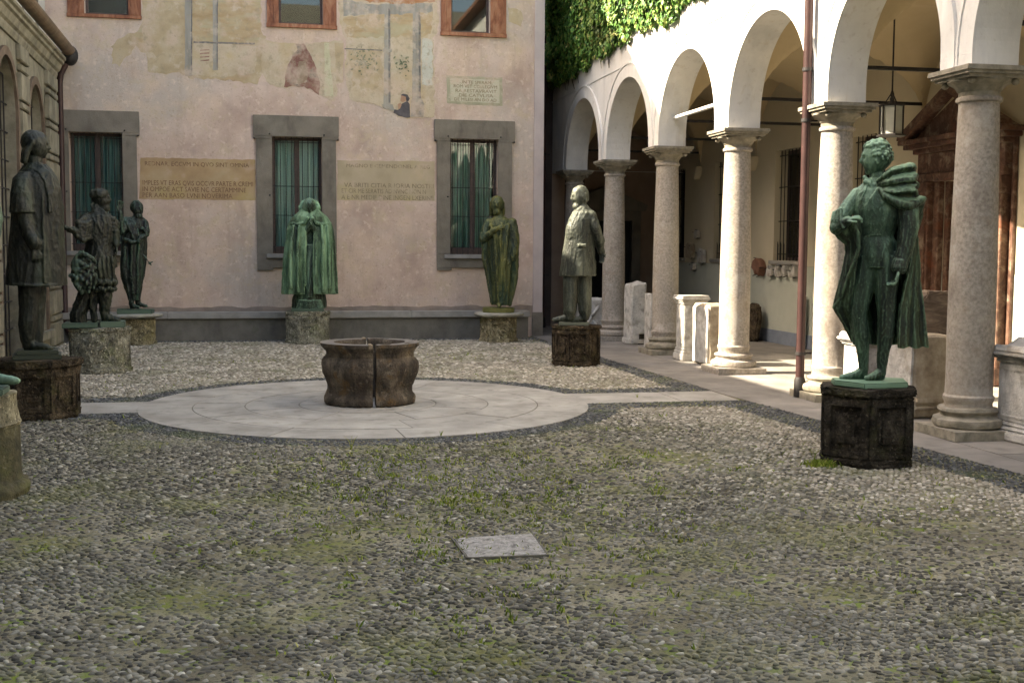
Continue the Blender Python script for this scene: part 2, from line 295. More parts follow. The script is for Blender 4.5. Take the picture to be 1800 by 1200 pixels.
for (xa, xb) in ((-3.7, DC[0]-DR+.09), (DC[0]+DR-.09, 5.50)):
    x = xa
    while x < xb-.05:
        x2 = min(xb, x+random.uniform(1.1, 1.4))
        if xb-x2 < .4: x2 = xb
        zt = .010+random.uniform(-.0015, .0015)
        def edge(x_, side): return x_
        poly = [(x+gp, PY0), (x2-gp, PY0), (x2-gp, PY1), (x+gp, PY1)]
        if abs(x2-(DC[0]-DR+.09)) < .01:   # end against the disc follows its curve
            ys = [PY1, (PY1+PY0)/2+.2, (PY1+PY0)/2, (PY1+PY0)/2-.2, PY0]
            poly = [(x+gp, PY0)]+[(DC[0]-math.sqrt(DR*DR-(q-DC[1])**2)-.008, q) for q in ys[::-1]]+[(x+gp, PY1)]
        if abs(x-(DC[0]+DR-.09)) < .01:
            ys = [PY0, (PY1+PY0)/2-.2, (PY1+PY0)/2, (PY1+PY0)/2+.2, PY1]
            poly = [(x2-gp, PY1)]+[(DC[0]+math.sqrt(DR*DR-(q-DC[1])**2)+.008, q) for q in ys[::-1]]+[(x2-gp, PY0)]
        mb.prism(poly, lambda a, b, d: (a, b, d), .001, zt); x = x2
tag(mb.build('stone_path', DISC), kind='structure')
# portico paving: slabs in courses parallel to the arcade
mb = MB(); JB = MB()
poly = [(float(xout(np.array(y)))+.002, y) for y in (3, 8.5, 10, 12, 14, 15, 18, 22, 28.8)]+[(9.6, 28.8), (9.6, 3)]
JB.add([(a, b, .003) for a, b in poly], [tuple(range(len(poly)))[::-1]])
tag(JB.build('paving_bedding', JOINT), kind='structure')
cols_ = [None, 6.32, 7.0, 7.85, 8.75, 9.6]
for c in range(5):
    y = 3+random.uniform(0, .6)
    while y < 28.8:
        y2 = min(28.8, y+random.uniform(.9, 1.7)); gp2 = .004
        xa = (lambda q: float(xout(np.array(q)))) if c == 0 else (lambda q, v=cols_[c]: v+gp2)
        zt = .008+random.uniform(-.002, .002)
        mb.prism([(xa(y), y+gp2), (cols_[c+1]-gp2, y+gp2), (cols_[c+1]-gp2, y2-gp2), (xa(y2), y2-gp2)], lambda a, b, d: (a, b, d), .0035, zt); y = y2
tag(mb.build('portico_paving', PAVE), kind='structure')
# ------------------------------------------------------------------ cobbles: river pebbles set on edge
def nz2(x, y, s, o=0): return np.array([noise.noise(Vector((a*s+o, b*s, o))) for a, b in zip(x, y)])
def visible(x, y, z=0, mg=2.4):
    P = np.stack([x, y, np.full_like(x, z-CAMH)], 1); d = P@np.array(fw); u = P@np.array(rt)/d; v = P@np.array(up)/d
    return (d > 1) & (np.abs(u) < 900/F+mg/d) & (v > -600/F-mg/d)
def pebbles(zone, want, name, m, label, sc_=1):
    X = []; Y = []; S = []; rng = np.random.default_rng(5)
    for (ya, yb, sp) in ((4.0, 8.0, .041), (8.0, 12.5, .047), (12.5, 17.5, .062), (17.5, 23.4, .078)):
        sp *= sc_; ny = int((yb-ya)/(sp*.87)); xs = np.arange(-3.75, 6.2, sp)
        gx, gy = np.meshgrid(xs, ya+np.arange(ny)*sp*.87); gx = gx+(np.arange(ny) % 2)[:, None]*sp/2
        gx = (gx+rng.uniform(-.24, .24, gx.shape)*sp).ravel(); gy = (gy+rng.uniform(-.24, .24, gy.shape)*sp).ravel()
        k = (region(gx, gy) == want) & visible(gx, gy) & (gx > -3.72-.03*(gy-18)*0)
        X.append(gx[k]); Y.append(gy[k]); S.append(np.full(k.sum(), sp))
    X, Y, S = map(np.concatenate, (X, Y, S)); n = len(X)
    a = .62; seg = 7
    base = [(0, 0, 1.0)]+[(math.cos(2*PI*i/seg)*r, math.sin(2*PI*i/seg)*r, z) for r, z in ((.60, .80), (.98, .28), (.98, -.35)) for i in range(seg)]
    base = np.array(base); nv = len(base)
    fs = [(0, 1+i, 1+(i+1) % seg) for i in range(seg)]; fq = [(1+r*seg+i, 1+(r+1)*seg+i, 1+(r+1)*seg+(i+1) % seg, 1+r*seg+(i+1) % seg) for r in range(2) for i in range(seg)]
    rx = S*rng.uniform(.34, .60, n); ry = S*rng.uniform(.22, .38, n); rz = S*rng.uniform(.16, .30, n)
    big = rng.random(n) < .06; rx[big] *= 1.35; ry[big] *= 1.3; rz[big] *= 1.2
    th = rng.normal(0, .55, n); fill = nz2(X, Y, .55, 3)*.55+nz2(X, Y, 1.9, 8)*.4+.22*np.exp(-((X-.6)/1.9)**2-((Y-6.3)/2.2)**2)-.12*(X < -1.6)      # sand and earth partly fill the joints
    z0 = -rz*(.20+.58*np.clip(fill*1.8+.25, 0, 1))+rng.uniform(-.12, .12, n)*rz
    drop = rng.random(n) < np.clip(.10+fill*.6, .04, .6)*(1 if want == 0 else .3)
    keep = ~drop; X, Y, S, rx, ry, rz, th, z0 = [q[keep] for q in (X, Y, S, rx, ry, rz, th, z0)]; n = len(X)
    B = base[None]*np.ones((n, 1, 1)); B = B*(1+rng.uniform(-.12, .12, (n, nv, 1)))
    px = B[:, :, 0]*rx[:, None]; py = B[:, :, 1]*ry[:, None]; pz = B[:, :, 2]*rz[:, None]
    tx = rng.uniform(-.3, .3, (n, 1)); ty = rng.uniform(-.3, .3, (n, 1)); pz = pz+px*tx+py*ty
    c, s = np.cos(th)[:, None], np.sin(th)[:, None]
    V = np.stack([px*c-py*s+X[:, None], px*s+py*c+Y[:, None], pz+z0[:, None]+.004], 2).reshape(-1, 3)
    off = (np.arange(n)*nv)[:, None]
    T = (np.array(fs).ravel()[None]+off).reshape(n, -1); Q = (np.array(fq).ravel()[None]+off).reshape(n, -1)
    loops = np.concatenate([T.ravel(), Q.ravel()]); nt_, nq = n*len(fs), n*len(fq)
    me = bpy.data.meshes.new(name); me.vertices.add(len(V)); me.vertices.foreach_set('co', V.ravel()); me.loops.add(len(loops)); me.loops.foreach_set('vertex_index', loops)
    me.polygons.add(nt_+nq); ls = np.concatenate([np.arange(nt_)*3, nt_*3+np.arange(nq)*4]); me.polygons.foreach_set('loop_start', ls)
    me.polygons.foreach_set('use_smooth', np.ones(nt_+nq, dtype=bool)); me.materials.append(m); me.update(calc_edges=True)
    o = bpy.data.objects.new(name, me); C.objects.link(o); tag(o, label, 'cobbles', kind='stuff'); print(name, n)
    return X, Y
def pebmat(name, cols, layers, rough=.7, rnd=.5):
    m = bpy.data.materials.new(name); m.use_nodes = True; N = m.node_tree.nodes; L = m.node_tree.links; b = N['Principled BSDF']; b.inputs['Roughness'].default_value = rough
    b.inputs['Specular IOR Level'].default_value = .12
    ge = N.new('ShaderNodeNewGeometry'); r = N.new('ShaderNodeValToRGB'); e = r.color_ramp.elements
    while len(e) < len(cols): e.new(.5)
    for q, (p, c) in zip(e, cols): q.position = p; q.color = (*c, 1)
    L.new(ge.outputs['Random Per Island'], r.inputs[0]); col = r.outputs[0]
    for (c, s_, lo, hi, stg) in layers:
        t = N.new('ShaderNodeTexNoise'); t.inputs['Scale'].default_value = s_; t.inputs['Detail'].default_value = 8; L.new(ge.outputs['Position'], t.inputs['Vector'])
        q = N.new('ShaderNodeMapRange'); q.inputs[1].default_value = lo; q.inputs[2].default_value = hi; q.inputs[4].default_value = stg; L.new(t.outputs[0], q.inputs[0])
        mx = N.new('ShaderNodeMix'); mx.data_type = 'RGBA'; L.new(q.outputs[0], mx.inputs[0]); L.new(col, mx.inputs[6]); mx.inputs[7].default_value = (*c, 1); col = mx.outputs[2]
    L.new(col, b.inputs['Base Color']); return m
PEB = pebmat('river_pebbles', [(0, (.042, .040, .034)), (.3, (.090, .084, .068)), (.62, (.165, .154, .122)), (.86, (.25, .235, .19)), (.975, (.32, .30, .24)), (1, (.50, .47, .39))],
             [((.15, .155, .055), 1.1, .51, .65, .45), ((.12, .11, .085), 30, .5, .7, .55), ((.20, .19, .155), .6, .5, .66, .5)])
PEBF = pebmat('pale_pebbles', [(0, (.16, .14, .11)), (.3, (.27, .25, .20)), (.62, (.34, .305, .245)), (.84, (.43, .39, .32)), (1, (.6, .56, .48))],
             [((.15, .16, .09), 1.4, .52, .66, .5), ((.17, .15, .12), 30, .5, .7, .4)])
PEBD = pebmat('dark_basalt_cobbles', [(0, (.045, .047, .048)), (.5, (.085, .088, .088)), (.85, (.13, .133, .13)), (1, (.20, .20, .19))], [((.08, .10, .04), 1.6, .52, .66, .6), ((.05, .05, .045), 30, .5, .7, .4)])
_reg = region
def region(x, y): 
    r = _reg(x, y); hh = np.modf(np.abs(np.sin(np.floor(x/.03)*127.1+np.floor(y/.03)*311.7)*43758.5))[0]; sc = np.maximum(y-14.2, np.minimum((x-3.4-.4*np.sin(y*1.3)-(12.5-y)*.28)/1.1, (y-6)/1.2)); r[(r == 0) & (sc > (hh-.5)*1.9)] = 3; return r
pebbles(None, 0, 'cobblestones', PEB, 'grey river cobbles with mossy joints over the near half of the courtyard')
pebbles(None, 3, 'pale_cobblestones', PEBF, 'paler cleaner river pebbles beyond the stone disc and towards the arcade')
pebbles(None, 1, 'dark_cobblestones', PEBD, 'dark grey cobble bands edging the stone disc, path and portico', .9)
# ------------------------------------------------------------------ grass and moss in the joints
def blades(pts, name, m, label, hmin=.008, hmax=.03):
    n = len(pts); P = np.array(pts); a = rng.uniform(0, 2*PI, n); h = rng.uniform(hmin, hmax, n)*np.where(rng.random(n) < .1, 1.6, 1); w_ = rng.uniform(.002, .0045, n)*(1+.10*P[:, 1]); l = rng.uniform(-.9, .9, (n, 2))*h[:, None]
    c, s = np.cos(a)*w_, np.sin(a)*w_
    V = np.stack([np.stack([P[:, 0]-c, P[:, 1]-s, np.zeros(n)], 1), np.stack([P[:, 0]+c, P[:, 1]+s, np.zeros(n)], 1),
                  np.stack([P[:, 0]+c*.7+l[:, 0]*.5, P[:, 1]+s*.7+l[:, 1]*.5, h*.65+.004], 1), np.stack([P[:, 0]+l[:, 0], P[:, 1]+l[:, 1], h+.004], 1)], 1).reshape(-1, 3)
    me = bpy.data.meshes.new(name); idx = np.arange(n)*4
    me.from_pydata(V.tolist(), [], [(int(i), int(i+1), int(i+2), int(i+3)) for i in idx]); me.materials.append(m)
    o = bpy.data.objects.new(name, me); C.objects.link(o); tag(o, label, 'grass', kind='stuff')
GR = pebmat('grass_blades', [(0, (.09, .14, .02)), (.5, (.17, .23, .03)), (.8, (.27, .30, .055)), (1, (.38, .35, .13))], [], .6)
pts = []
N0 = 330000; gx = rng.uniform(-3.6, 5.6, N0); gy = 4+19*rng.random(N0)**1.35
k = visible(gx, gy) & (_reg(gx, gy) < 2); gx, gy = gx[k], gy[k]
big = nz2(gx, gy, .55, 21); sm = nz2(gx, gy, 2.6, 33); ti = nz2(gx, gy, 11, 5)
cen = np.exp(-((gx-1.6)/1.9)**2-((gy-8.2)/2.4)**2)*.55
pr = np.clip((big*.35+sm*.5+ti*.75+cen-.45)*2.4, 0, 1)*np.where(gy > 14.3, .35, 1)*np.where(_reg(gx, gy) == 1, .6, 1)
k = rng.random(len(gx)) < pr; print('grass', k.sum())
blades(list(zip(gx[k], gy[k])), 'grass', GR, 'short green grass and moss growing in the joints between the cobbles')
pts = [(rng.normal(4.28, .10), rng.normal(9.02, .05)) for _ in range(420)]
P7 = ground(1445, 818)
pts = [(P7[0]+rng.normal(0, .075), P7[1]+rng.normal(-.02, .05)) for _ in range(420)]
blades(pts, 'grass_tuft', GR, 'bright green tuft of weeds at the foot of the nearest right pedestal', .02, .055)
# a few taller stalks by the disc edge
mb = MB()
for (px, py, hh) in ((618, 790, .13), (838, 772, .07), (1066, 758, .05), (775, 768, .06), (1120, 700, .06), (1430, 812, .12)):
    x, y = ground(px, py)
    for q in range(5):
        a = random.uniform(-.5, .5); mb.tube([(x, y, 0), (x+a*hh*.4, y, hh*.6), (x+a*hh, y+.01, hh*random.uniform(.8, 1.1))], [.0025, .002, .0008], 4)
tag(mb.build('weed_stalk', GR, recalc=False), 'thin weed stalks sprouting along the edge of the stone disc', 'weeds', kind='stuff')
# stone drain slab
corn = [ground(796, 949), ground(936, 941), ground(962, 978), ground(822, 983)]
mb = MB(); cx_ = sum(c[0] for c in corn)/4; cy_ = sum(c[1] for c in corn)/4
root = empty('drain_cover', (cx_, cy_, 0), label='square pitted stone drain cover set flush in the cobbles', cat='drain cover')
mb.prism([(a-cx_, b-cy_) for a, b in [corn[3], corn[2], corn[1], corn[0]]], lambda a, b, d: (a, b, d), .002, .015)
mb.build('slab', mat('drain_stone', [(.35, (.20, .19, .17)), (.65, (.42, .40, .365))], 30, 9, .9, .9, 90, pits=60, layers=[((.07, .065, .06), 18, .55, .66, .8)]), root, bevel=.005)
mb = MB()
for i in range(4):
    a, b = corn[i], corn[(i+1) % 4]; d = Vector((b[0]-a[0], b[1]-a[1])).normalized()*.009; nrm = Vector((-d.y, d.x))
    if i == 2: pass
    p = [(a[0]-cx_, a[1]-cy_), (b[0]-cx_, b[1]-cy_), (b[0]-cx_+nrm.x, b[1]-cy_+nrm.y), (a[0]-cx_+nrm.x, a[1]-cy_+nrm.y)]
    mb.prism(p, lambda a_, b_, d_: (a_, b_, d_), .003, .012+.001*i)
mb.build('frame', JOINT, root)
# wellhead -----------------------------------------------------------
WC = (1.13, 13.72)
well = empty('wellhead', (*WC, .014), label='brown octagonal-bellied stone wellhead split by a crack, on the stone disc', cat='well')
prof = [(.50, 0), (.515, .03), (.515, .10), (.475, .145), (.455, .17), (.455, .235), (.47, .25), (.50, .33), (.555, .42), (.575, .50), (.57, .56), (.535, .62), (.52, .64), (.515, .68), (.535, .70), (.58, .745), (.60, .765), (.60, .80)]
prof = [(.50, 0), (.522, .02), (.528, .07), (.515, .10), (.495, .125), (.485, .15), (.487, .215), (.497, .228), (.50, .24), (.515, .29), (.548, .36), (.558, .43), (.552, .49), (.520, .53), (.500, .55), (.502, .565), (.500, .59), (.508, .61), (.545, .652), (.562, .668), (.560, .698), (.40, .70), (.385, .68), (.385, .02)]
def half(name, a0, a1, parent, dx, dip):
    mb = MB(); n = 40; vs = []
    def lob(r, z, t):
        u = (t*8/(2*PI)+.5) % 1-.5; k = .95*(1/math.cos(u*2*PI/8)-1)-.03      # soft octagonal corners
        return r*(1+k*(1 if .12 < z < .64 else .5))
    for i in range(n+1):
        t = a0+(a1-a0)*i/n
        for r, z in prof: vs.append((lob(r, z, t)*math.cos(t)+dx, lob(r, z, t)*math.sin(t), z+dip*(1 if z > .6 else 0)+(random.uniform(-.008, .012) if z == 0 else 0)))
    m = len(prof); fs = [(i*m+j, (i+1)*m+j, (i+1)*m+(j+1) % m, i*m+(j+1) % m) for i in range(n) for j in range(m)]+[tuple(range(m)), tuple(n*m+j for j in range(m))[::-1]]
    mb.add(vs, fs); return mb.build(name, WELLM, parent, smooth=True, jit=.008, cut=1)
half('left_half', PI*.5+.35*0+.02, PI*1.5-.02+.02, well, -.006, 0)
half('right_half', -PI*.5+.05, PI*.5-.02, well, .006, .004)
mb = MB()
for s_, a0, a1 in ((-1, PI*.5+.03, PI*1.5-.01), (1, -PI*.5+.06, PI*.5-.03)):
    n = 40; vs = []
    for i in range(n+1):
        t = a0+(a1-a0)*i/n; vs += [(.562*math.cos(t)+.006*s_, .562*math.sin(t), .7035), (.402*math.cos(t)+.006*s_, .402*math.sin(t), .7045)]
    mb.add(vs, [(2*i, 2*i+2, 2*i+3, 2*i+1) for i in range(n)])
mb.build('worn_rim', WELLT, well, jit=.002)
CRM = mat('rusty_cramp', [(.3, (.18, .13, .08)), (.7, (.30, .24, .17))], 12, 6, .7, .3, 60)
for q_ in ((-.055, -.575, .665, -.015, -.40, .712), (-.05, .395, .67, -.01, .57, .714)): mb = MB(); mb.box(*q_); mb.build('iron_cramp', CRM, well, bevel=.004)
# ================================================================== BACK BUILDING
FY = 23.8
pal = empty('palace_building', (0, 0, 0), label='faded pink frescoed palace facade closing the far end of the courtyard', cat='building')
fn = lambda a, b, d: (a, FY+d, b)
def fx(px, py=300): return facade(px, py)[0]
def fz(py, px=520): return facade(px, py)[1]
wins = []   # (opening px left,right,top,bottom)(frame px l,r,t,b)
LOW = [((123, 217, 233, 441), (97, 247, 195, 466)), ((479, 566, 241, 446), (446, 596, 204, 475)), ((791, 875, 245, 447), (763, 904, 212, 475))]
def rect(l, r, t, b):
    xm = (l+r)/2; ym = (t+b)/2
    return fx(l, ym), fx(r, ym), facade(xm, b)[1], facade(xm, t)[1]
low = [(rect(*o), rect(*f)) for o, f in LOW]
upp = [(rect(146, 224, -190, 26), rect(116, 246, -218, 31)), (rect(489, 567, -175, 43), rect(468, 591, -203, 49)), (rect(793, 862, -165, 58), rect(775, 890, -190, 64))]
mb = MB(); hs = [o for o, f in low]+[o for o, f in upp]
XL, XR, ZT = -3.95, 5.48, 15.0
mb.holes(-4.7, XR, 0, ZT, hs, fn, .32)
mb.add([(XR, FY, 0), (XR, FY+3.4, 0), (XR, FY+3.4, ZT), (XR, FY, ZT)], [(0, 1, 2, 3)])
mb.add([(-4.7, FY, ZT), (XR, FY, ZT), (XR, FY+9, ZT), (-4.7, FY+9, ZT)], [(0, 1, 2, 3)])
mb.add([(-4.7, FY, 0), (-4.7, FY+9, 0), (-4.7, FY+9, ZT), (-4.7, FY, ZT)], [(0, 1, 2, 3)])
mb.build('wall', PLAST, pal)
mb = MB(); mb.box(XL, FY+.9, .3, XR-.05, FY+1.0, ZT-.1); mb.build('dark_interior', DARKR, pal)
mb = MB(); x0 = fx(938, 300); mb.box(x0, FY-.045, .0, XR+.012, FY-.003, ZT-.05); mb.build('corner_pilaster', PALEP, pal)
mb = MB(); mb.box(x0-.02, FY-.06, 0, XR+.02, FY-.046, .5); mb.build('pilaster_foot', GSTONE, pal)
mb = MB(); mb.prism([(XL+.1, .4), (x0-.003, .4)]+[(x0-.003-(x0-XL-.1)*k/70, .63+.05*noise.noise(Vector((k*.35, 0, 0)))+.03*noise.noise(Vector((k*1.3, 4, 0)))) for k in range(71)], fn, -.012, -.002); mb.build('damp_plinth', mat('damp_plaster', [(.3, (.20, .165, .14)), (.7, (.33, .275, .235))], 3, 8, .95, .3, 40, layers=[((.34, .27, .23), 2, .5, .65, .6)]), pal, jit=.0)
CURTW = mat('pale_teal_curtain', [(.32, (.16, .28, .25)), (.40, (.50, .64, .60)), (.47, (.92, .95, .93))], 3, 4, .8, 0, stretch=(9, 9, .25))  # near-white streaks put reflected light into the curtain colour
def lowwin(i, o, f, cm):
    (x0, x1, z0, z1), (a0, a1, b0, b1) = o, f
    wr = MB(); fr = .055; yy = FY+.20
    wr.box(x0, yy, z0, x0+fr, yy+.06, z1).box(x1-fr, yy, z0, x1, yy+.06, z1).box(x0+fr, yy, z1-fr, x1-fr, yy+.06, z1).box(x0+fr, yy, z0, x1-fr, yy+.06, z0+.13)
    xm = (x0+x1)/2; wr.box(xm-.05, yy-.012, z0+.13, xm+.05, yy+.05, z1-fr)
    win = wr.build('window', WOODF, pal, bevel=.008)
    mb = MB(); e = .055; ears = .16*(b1-b0)
    # surround: eared lintel, jambs, apron
    mb.box(a0, FY-.05, z1, a1, FY-.001, b1).box(a0, FY-.05, z1-.05, x0, FY-.0012, z1-.0005).box(x1, FY-.05, z1-.05, a1, FY-.0012, z1-.0005)
    mb.box(a0+e, FY-.048, z0, x0, FY-.001, z1-.052).box(x1, FY-.048, z0, a1-e, FY-.001, z1-.052)
    mb.box(a0+e, FY-.046, b0+.05, a1-e, FY-.001, z0-.001).box(a0+e, FY-.046, b0, a0+e+.30, FY-.001, b0+.049).box(a1-e-.30, FY-.046, b0, a1-e, FY-.001, b0+.049)
    mb.build('surround', GSTONE, win, bevel=.006, jit=.004)
    mb = MB(); mb.box(x0-.12, FY-.10, z0-.085, x1+.12, FY+.19, z0-.002); mb.build('sill', SILL, win, bevel=.008)
    mb = MB(); mb.box(x0+fr, yy+.02, z0+.13, xm-.05, yy+.028, z1-fr).box(xm+.05, yy+.02, z0+.13, x1-fr, yy+.028, z1-fr); mb.build('glass', GLASS, win)
    mb = MB(); n = 90; vs = []
    for k in range(n+1):
        x = x0+fr+(x1-x0-2*fr)*k/n; gap = abs(k/n-.5) < .05
        d = .06*math.sin(k*.55+1.5*math.sin(k*.13+i))+.02*math.sin(k*1.7)
        vs += [(x, yy+.13+d, z0+.05), (x, yy+.13+d*.6, z1)]
    mb.add(vs, [(2*k, 2*k+2, 2*k+3, 2*k+1) for k in range(n) if not (i == 1 and 40 < k < 47)]); mb.build('curtain', cm, win, smooth=2)
    mb = MB(); nb = 9
    for k in range(nb):
        x = x0+(x1-x0)*(k+.5)/nb; mb.tube([(x, FY+.07, z0+.001), (x, FY+.07, z1-.001)], .008, 6)
    for q in (.06, .33, .58, .955):
        z = z0+(z1-z0)*q; mb.box(x0+.001, FY+.060, z-.006, x1-.001, FY+.080, z+.006)
    mb.build('iron_grille', IRON, win)
    for (x, z) in ((x0-.045, z1+.045), (x1+.045, z1+.045), (a0+.02, z1-.045), (a1-.02, z1-.045), (x0-.05, (z0+z1)/2)): mb = MB(); mb.ball((x, FY-.05, z), .018, 8, 6); mb.build('hinge_pin', IRON, win)
for i, ((o, f), cm) in enumerate(zip(low, (CURTB, CURTW, CURT))): lowwin(i, o, f, cm)
for i, (o, f) in enumerate(upp):
    (x0, x1, z0, z1), (a0, a1, b0, b1) = o, f; yy = FY+.16
    wr = MB(); wr.box(x0, yy, z0, x0+.05, yy+.06, z1).box(x1-.05, yy, z0, x1, yy+.06, z1).box(x0+.05, yy, z1-.05, x1-.05, yy+.06, z1).box(x0+.05, yy, z0, x1-.05, yy+.06, z0+.06)
    win = wr.build('window', WOODF, pal, bevel=.006)
    mb = MB(); mb.box(a0, FY-.03, z0, x0, FY-.001, b1).box(x1, FY-.03, z0, a1, FY-.001, b1).box(x0, FY-.03, z1, x1, FY-.001, b1)
    for xx in (a0+.06, x0-.10, x1+.05, a1-.11): mb.box(xx, FY-.042, z0+.01, xx+.045, FY-.0305, b1-.01)
    mb.build('surround', REDM, win, bevel=.006)
    mb = MB(); mb.box(a0-.01, FY-.05, b0-.012, a1+.01, FY+.15, z0-.002); mb.build('sill', REDM, win, bevel=.006)
    mb = MB(); mb.box(x0+.05, yy+.02, z0+.06, x1-.05, yy+.028, z1-.05); mb.build('glass', GLASS, win)
# frescoes: real patches of painted plaster, a few mm proud of the wall ------------------------------------------
def fm(name, a, b, c, lay=(), st=(1, 1, 1)): return mat(name, [(.3, a), (.5, b), (.72, c)], 2.4, 10, .95, .25, 60, stretch=st, layers=[((.54, .42, .335), 2.2, .50, .62, .7), ((.30, .26, .18), 9, .54, .66, .6), ((.56, .47, .38), 6, .55, .65, .55), ((.33, .27, .20), 40, .56, .68, .5)]+list(lay))
OCH = fm('ochre_fresco', (.35, .27, .165), (.44, .35, .225), (.48, .405, .295), [((.40, .24, .13), 1.5, .58, .70, .5)])
OCHD = fm('orange_ochre_fresco', (.34, .24, .13), (.43, .32, .19), (.46, .38, .25), [((.40, .37, .25), 1.5, .50, .62, .7, (1, 1, 3))], (1, 1, 3))
PALEF = fm('pale_green_ochre_fresco', (.40, .32, .22), (.49, .405, .295), (.54, .465, .36), [((.40, .40, .30), 2, .54, .68, .5), ((.46, .35, .18), 1.6, .52, .66, .5)])
BELL = fm('red_brown_fresco_figure', (.16, .075, .06), (.24, .12, .095), (.30, .17, .13), [((.12, .10, .08), 6, .55, .68, .7), ((.36, .30, .2), 8, .6, .72, .5)])
GREYF = fm('grey_fresco', (.22, .21, .18), (.29, .28, .25), (.38, .36, .31), [], (3, 1, .4))
GREYD = fm('dark_grey_fresco', (.10, .10, .10), (.16, .155, .15), (.24, .22, .20))
LEAFF = fm('green_fresco_leaves', (.10, .13, .08), (.16, .19, .12), (.24, .25, .16))
CLOTHF = mat('dark_robe_fresco', [(.3, (.05, .048, .055)), (.7, (.13, .12, .125))], 6, 8, .95, .2, 50)
SKINF = mat('skin_fresco', [(.3, (.34, .20, .13)), (.7, (.46, .29, .20))], 6, 8, .95, .2, 50)
lay_n = [0]
def ragged(pts, amp=1.6, n=5, closed=True):
    out = []
    for i in range(len(pts)):
        (ax, ay), (bx, by) = pts[i], pts[(i+1) % len(pts)]; L_ = math.hypot(bx-ax, by-ay); k = max(1, int(L_/4.5))
        for j in range(k):
            t = j/k; x = ax+(bx-ax)*t; y = ay+(by-ay)*t; q = Vector((x*.09, y*.09, 3)); q2 = Vector((x*.3, y*.3, 7))
            out.append((x+amp*2.2*noise.noise(q)+amp*noise.noise(q2), y+amp*2.2*noise.noise(q+Vector((5, 0, 0)))+amp*noise.noise(q2+Vector((5, 0, 0)))))
    return out
def paint(name, pts, m, lev, amp=1.4, parent=None, label=None):
    lev = lev+.013*(len(bpy.data.objects) % 17); P = ragged(pts, amp) if amp else pts; P = [facade(*q) for q in P]
    mb = MB(); mb.prism(P, fn, -.0015-.0022*lev, -.0005)
    o = mb.build(name, m, parent or pal); 
    if label: o['label'] = label
    return o
f1 = paint('fresco', [(252, -60), (452, -60), (462, 60), (470, 66), (460, 130), (452, 150), (395, 140), (330, 137), (322, 130), (262, 128), (258, 100), (250, 90), (240, 82), (225, 96), (212, 117), (198, 112), (196, 84), (212, 66), (236, 58), (248, 46)], OCH, 1, 2.0, label='large ochre fresco patch between left and middle upper windows')
paint('painted_panel', [(330, -60), (462, -60), (458, 34), (455, 74), (400, 80), (332, 74)], OCHD, 2, 1.5, f1)
paint('painted_panel', [(340, 74), (400, 78), (452, 82), (448, 128), (390, 136), (336, 132)], PALEF, 2, 1.8, f1)
for (a, b, t, u) in ((325, 338, -60, 134), (374, 383, -60, 124)):
    paint('painted_column', [(a, t), (b, t), (b, u), (a, u)], GREYF, 3, .5, f1)
    paint('painted_shadow_line', [(b-2, t), (b, t), (b, u-4), (b-2, u-4)], GREYD, 4, .2, f1)
paint('painted_ledge', [(340, 73), (448, 76), (448, 79), (340, 76)], GREYD, 3, .3, f1)
for k in range(4): paint('painted_mark', [(352, 88+6*k), (368, 87+6*k), (368, 89+6*k), (352, 90+6*k)], BELL, 3, .3, f1)
paint('painted_window_strip', [(236, 58), (250, 50), (252, 84), (243, 80)], OCHD, 3, .8, f1)
f2 = paint('fresco', [(463, 68), (478, 74), (530, 77), (580, 74), (601, 73), (601, 146), (592, 148), (592, 168), (580, 176), (566, 170), (552, 160), (530, 152), (500, 154), (474, 150), (464, 134), (460, 128)], PALEF, 1.37, 1.4, label='pale fresco patch with red brown figure below middle upper window')
paint('painted_figure', [(520, 77), (534, 77), (538, 88), (548, 98), (558, 128), (562, 150), (562, 168), (550, 158), (535, 153), (500, 152), (502, 136), (508, 110), (514, 98), (522, 88)], BELL, 2, 1.6, f2)
paint('painted_figure_core', [(526, 108), (536, 106), (542, 124), (540, 146), (520, 148), (522, 124)], fm('brown_fresco', (.22, .16, .11), (.29, .21, .15), (.34, .26, .19)), 3, 1.5, f2)
paint('painted_column', [(570, 76), (578, 76), (581, 110), (586, 170), (571, 168)], fm('cream_fresco', (.44, .42, .28), (.50, .48, .33), (.54, .52, .38)), 2, .6, f2)
paint('painted_strip', [(588, 76), (604, 76), (603, 144), (592, 144)], OCH, 2, .8, f2)
f3 = paint('fresco', [(598, -60), (768, -60), (770, 56), (762, 66), (764, 206), (738, 207), (722, 208), (698, 206), (690, 196), (668, 186), (646, 182), (616, 178), (606, 130), (608, 74), (600, 50), (594, 20)], PALEF, 1.71, 1.6, label='fresco patch with two painted columns and seated figure between middle and right windows')
paint('painted_panel', [(604, 30), (760, 22), (758, 62), (700, 66), (610, 66)], OCHD, 2, 2, f3)
paint('painted_panel', [(600, -60), (766, -60), (764, 3), (710, 9), (650, 4), (600, -6)], fm('red_fresco', (.30, .12, .06), (.38, .18, .09), (.42, .26, .16)), 2, 1.6, f3)
paint('painted_panel', [(604, -2), (650, 8), (760, 6), (760, 22), (700, 26), (604, 28)], GREYF, 2, 1.6, f3)
paint('painted_panel', [(612, 88), (672, 86), (672, 150), (650, 160), (620, 150)], OCH, 2, 2.2, f3)
paint('painted_panel', [(742, 68), (760, 70), (760, 150), (742, 150)], fm('pale_grey_green_fresco', (.42, .42, .36), (.48, .48, .42), (.54, .54, .48)), 2, 1.2, f3)
for (a, b, t, u, nm) in ((676, 686, 14, 184, 'c1'), (726, 739, 20, 176, 'c2')):
    paint('painted_column', [(a, t), (b, t), (b+.5, 60), (b+.5, u), (a-1.5, u), (a-.5, 60)], GREYF, 3, .5, f3)
    paint('painted_shadow_line', [(b-3.5, t+2), (b, t+2), (b+.5, u-3), (b-3, u-3)], GREYD, 4, .3, f3)
